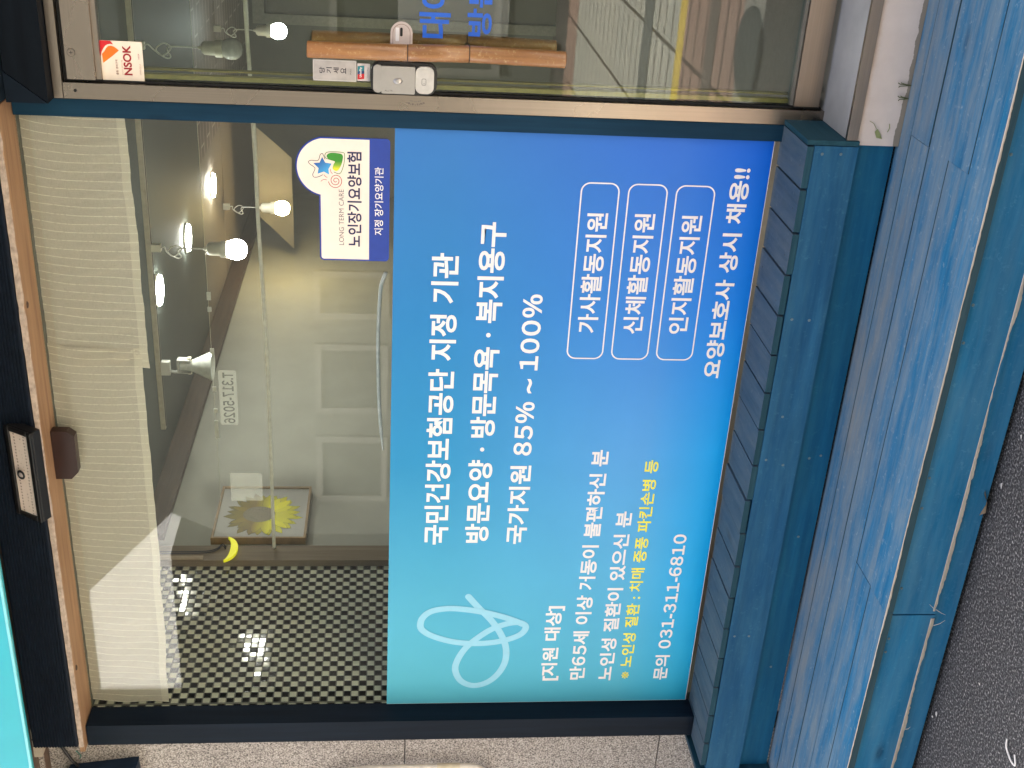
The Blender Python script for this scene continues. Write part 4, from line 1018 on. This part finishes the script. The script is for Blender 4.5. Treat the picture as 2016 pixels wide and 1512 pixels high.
for ring, (n, ri, ro, xx, tint) in enumerate(((22, .045, .172, .0066, .80), (20, .045, .156, .0076, 1.0))):
    for k in range(n):
        a = 2*pi*(k+.5*ring)/n+random.gauss(0, .03); R = ro*random.uniform(.9, 1.04); wd = .019*random.uniform(.85, 1.15)
        d = Vector((0, cos(a), sin(a))); e = Vector((0, -sin(a), cos(a)))
        pts = [(ri, .25), (ri+.3*(R-ri), .85), (ri+.6*(R-ri), 1.0), (ri+.85*(R-ri), .6), (R, .0)]
        base = Vector((xx+k*.00002, cy, cz)); s_ = tint*random.uniform(.78, 1.05)
        for dxx, ext, sh in ((0, .0035, .28), (.00028, 0, 1.0)):     # drawn outline, then the petal itself
            vs = [bm.verts.new(base+Vector((dxx, 0, 0))+d*(r_+ext*(q == 0))+e*(wd*q+ext*.45)) for r_, q in pts]+[bm.verts.new(base+Vector((dxx, 0, 0))+d*r_-e*(wd*q+ext*.45)) for r_, q in pts[-2::-1]]
            fc = bm.faces.new(vs)
            for l in fc.loops: l[cl] = (s_*sh, s_*sh, s_*sh, 1)
obj('petals', bm, petalmat(), pc)
bm = BM(); bm.faces.new([bm.verts.new((.0085, cy+.062*cos(2*pi*k/32), cz+.015+.070*sin(2*pi*k/32))) for k in range(32)])
obj('flower_centre', bm, speckle('grey_brown_seeds', [(.17, .15, .09), (.26, .23, .15), (.33, .29, .20), (.24, .20, .12)], 160, .7, .1), pc)
# hanging yellow crescent with its cords
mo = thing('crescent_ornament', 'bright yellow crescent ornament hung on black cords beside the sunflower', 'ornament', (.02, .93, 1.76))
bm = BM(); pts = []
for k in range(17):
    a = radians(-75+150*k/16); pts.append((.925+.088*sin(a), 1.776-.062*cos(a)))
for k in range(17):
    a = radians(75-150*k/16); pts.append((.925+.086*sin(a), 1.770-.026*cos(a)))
prism_yz(bm, pts, .014, .026); obj('crescent', bm, emit('glowing_yellow', (.85, .80, .01), .12), mo, .002)  # crescent given a faint glow to lift its yellow
bm = BM()
for dy in (0, .012): tube(bm, smooth_path([(.016, .935+dy, 1.765), (.020, .955+dy, 1.782), (.018, .925+dy, 1.80), (.018, .905+dy, 1.84), (.018, .90+dy, 1.95), (.018, .90+dy, 2.05)], 6), .0022, 6)
obj('cord', bm, plain('navy_cord', (.01, .012, .03), .5), mo, smooth=True)
bm = BM(); box(bm, .013, .018, .862, .885, 1.85, 2.10); o = obj('hanging_tape', bm, plain('beige_tape', (.45, .36, .25), .7)); setp(o, 'narrow beige tape hung beside the crescent cords', 'tape')

# ------------------------------------------------------------------ litter and weeds
def leafy(name, label, cat, pts, z, mat_, h=.004):
    bm = BM(); n = len(pts)
    top = [bm.verts.new((x, y, z+h*(1+.6*sin(i*1.7)))) for i, (x, y) in enumerate(pts)]
    c = bm.verts.new((sum(p[0] for p in pts)/n, sum(p[1] for p in pts)/n, z+h*.4))
    for i in range(n): bm.faces.new((top[i], top[(i+1) % n], c))
    bmesh.ops.solidify(bm, geom=bm.faces[:], thickness=.0007)
    o = obj(name, bm, mat_); return setp(o, label, cat)
leafy('dry_leaf', 'curled dry brown leaf against the foot of the deck step', 'leaf', [(1.375, -.735), (1.36, -.752), (1.335, -.757), (1.30, -.752), (1.285, -.742), (1.30, -.735), (1.345, -.730)], G0+.006, plain('dry_leaf', (.38, .28, .17), .7, var=.3), .016)
WB = plain('white_scrap', (.72, .70, .66), .7)
for (x, y, s_), lb in zip(((1.40, -.775, .010), (1.56, -.80, .006), (.625, -.775, .010), (.60, -.76, .007), (.87, -.93, .006)), ('white litter scrap next to the dry leaf', 'tiny white scrap on the asphalt beyond the dry leaf', 'white scrap by the foot of the skirting board', 'small white scrap touching the skirting board', 'white pebble out on the asphalt')):
    leafy('litter_scrap', lb, 'litter', [(x+s_*cos(a)*random.uniform(.6, 1.4), y+s_*sin(a)*random.uniform(.5, 1)) for a in [k*2*pi/6 for k in range(6)]], G0+.002, WB, .003)['group'] = 'white scraps on the asphalt'
bm = BM(); tube(bm, smooth_path([(.845, -1.108, G0+.006), (.825, -1.118, G0+.007), (.812, -1.150, G0+.007), (.815, -1.170, G0+.006), (.838, -1.156, G0+.007), (.858, -1.150, G0+.005), (.866, -1.16, G0+.005)][:5], 6), .0022, 6)
o = obj('white_thread', bm, WB, smooth=True); setp(o, 'bent white thread lying on the asphalt', 'thread')
WEED = plain('olive_weed', (.07, .085, .03), .7)
for (x, z), lb in zip(((2.303, -.246), (2.268, -.252)), ('forked weed sprout farther from the bench at the riser foot', 'small weed sprout nearer the bench at the riser foot')):
    bm = BM()
    for dx, dz_, k in ((.003, .012, .003), (-.003, .008, -.004), (.005, .004, .002)):
        tube(bm, smooth_path([(x, -.230, -.271), (x+dx*.5, -.232, -.271+(z+.271+dz_)*.5), (x+dx, -.231, z+dz_*.6), (x+dx+k, -.230, z+dz_)], 4), [.0012]*12+[.0005], 5)
    o = obj('weed_sprout', bm, WEED); setp(o, lb, 'weed', 'weeds at the door step')
bm = BM(); 
bm.faces.new([bm.verts.new(p) for p in ((2.156, -.2275, -.222), (2.170, -.2295, -.214), (2.184, -.229, -.203), (2.176, -.2305, -.196), (2.160, -.2305, -.204))])
tube(bm, [(2.184, -.229, -.2), (2.198, -.228, -.190), (2.204, -.228, -.178)], .0008, 5); tube(bm, [(2.176, -.229, -.232), (2.186, -.2285, -.236), (2.198, -.2285, -.234)], .0012, 5)
o = obj('green_leaf', bm, plain('pale_green_leaf', (.22, .25, .10), .6)); setp(o, 'pale green leaf with its stalk stuck on the white riser', 'leaf')
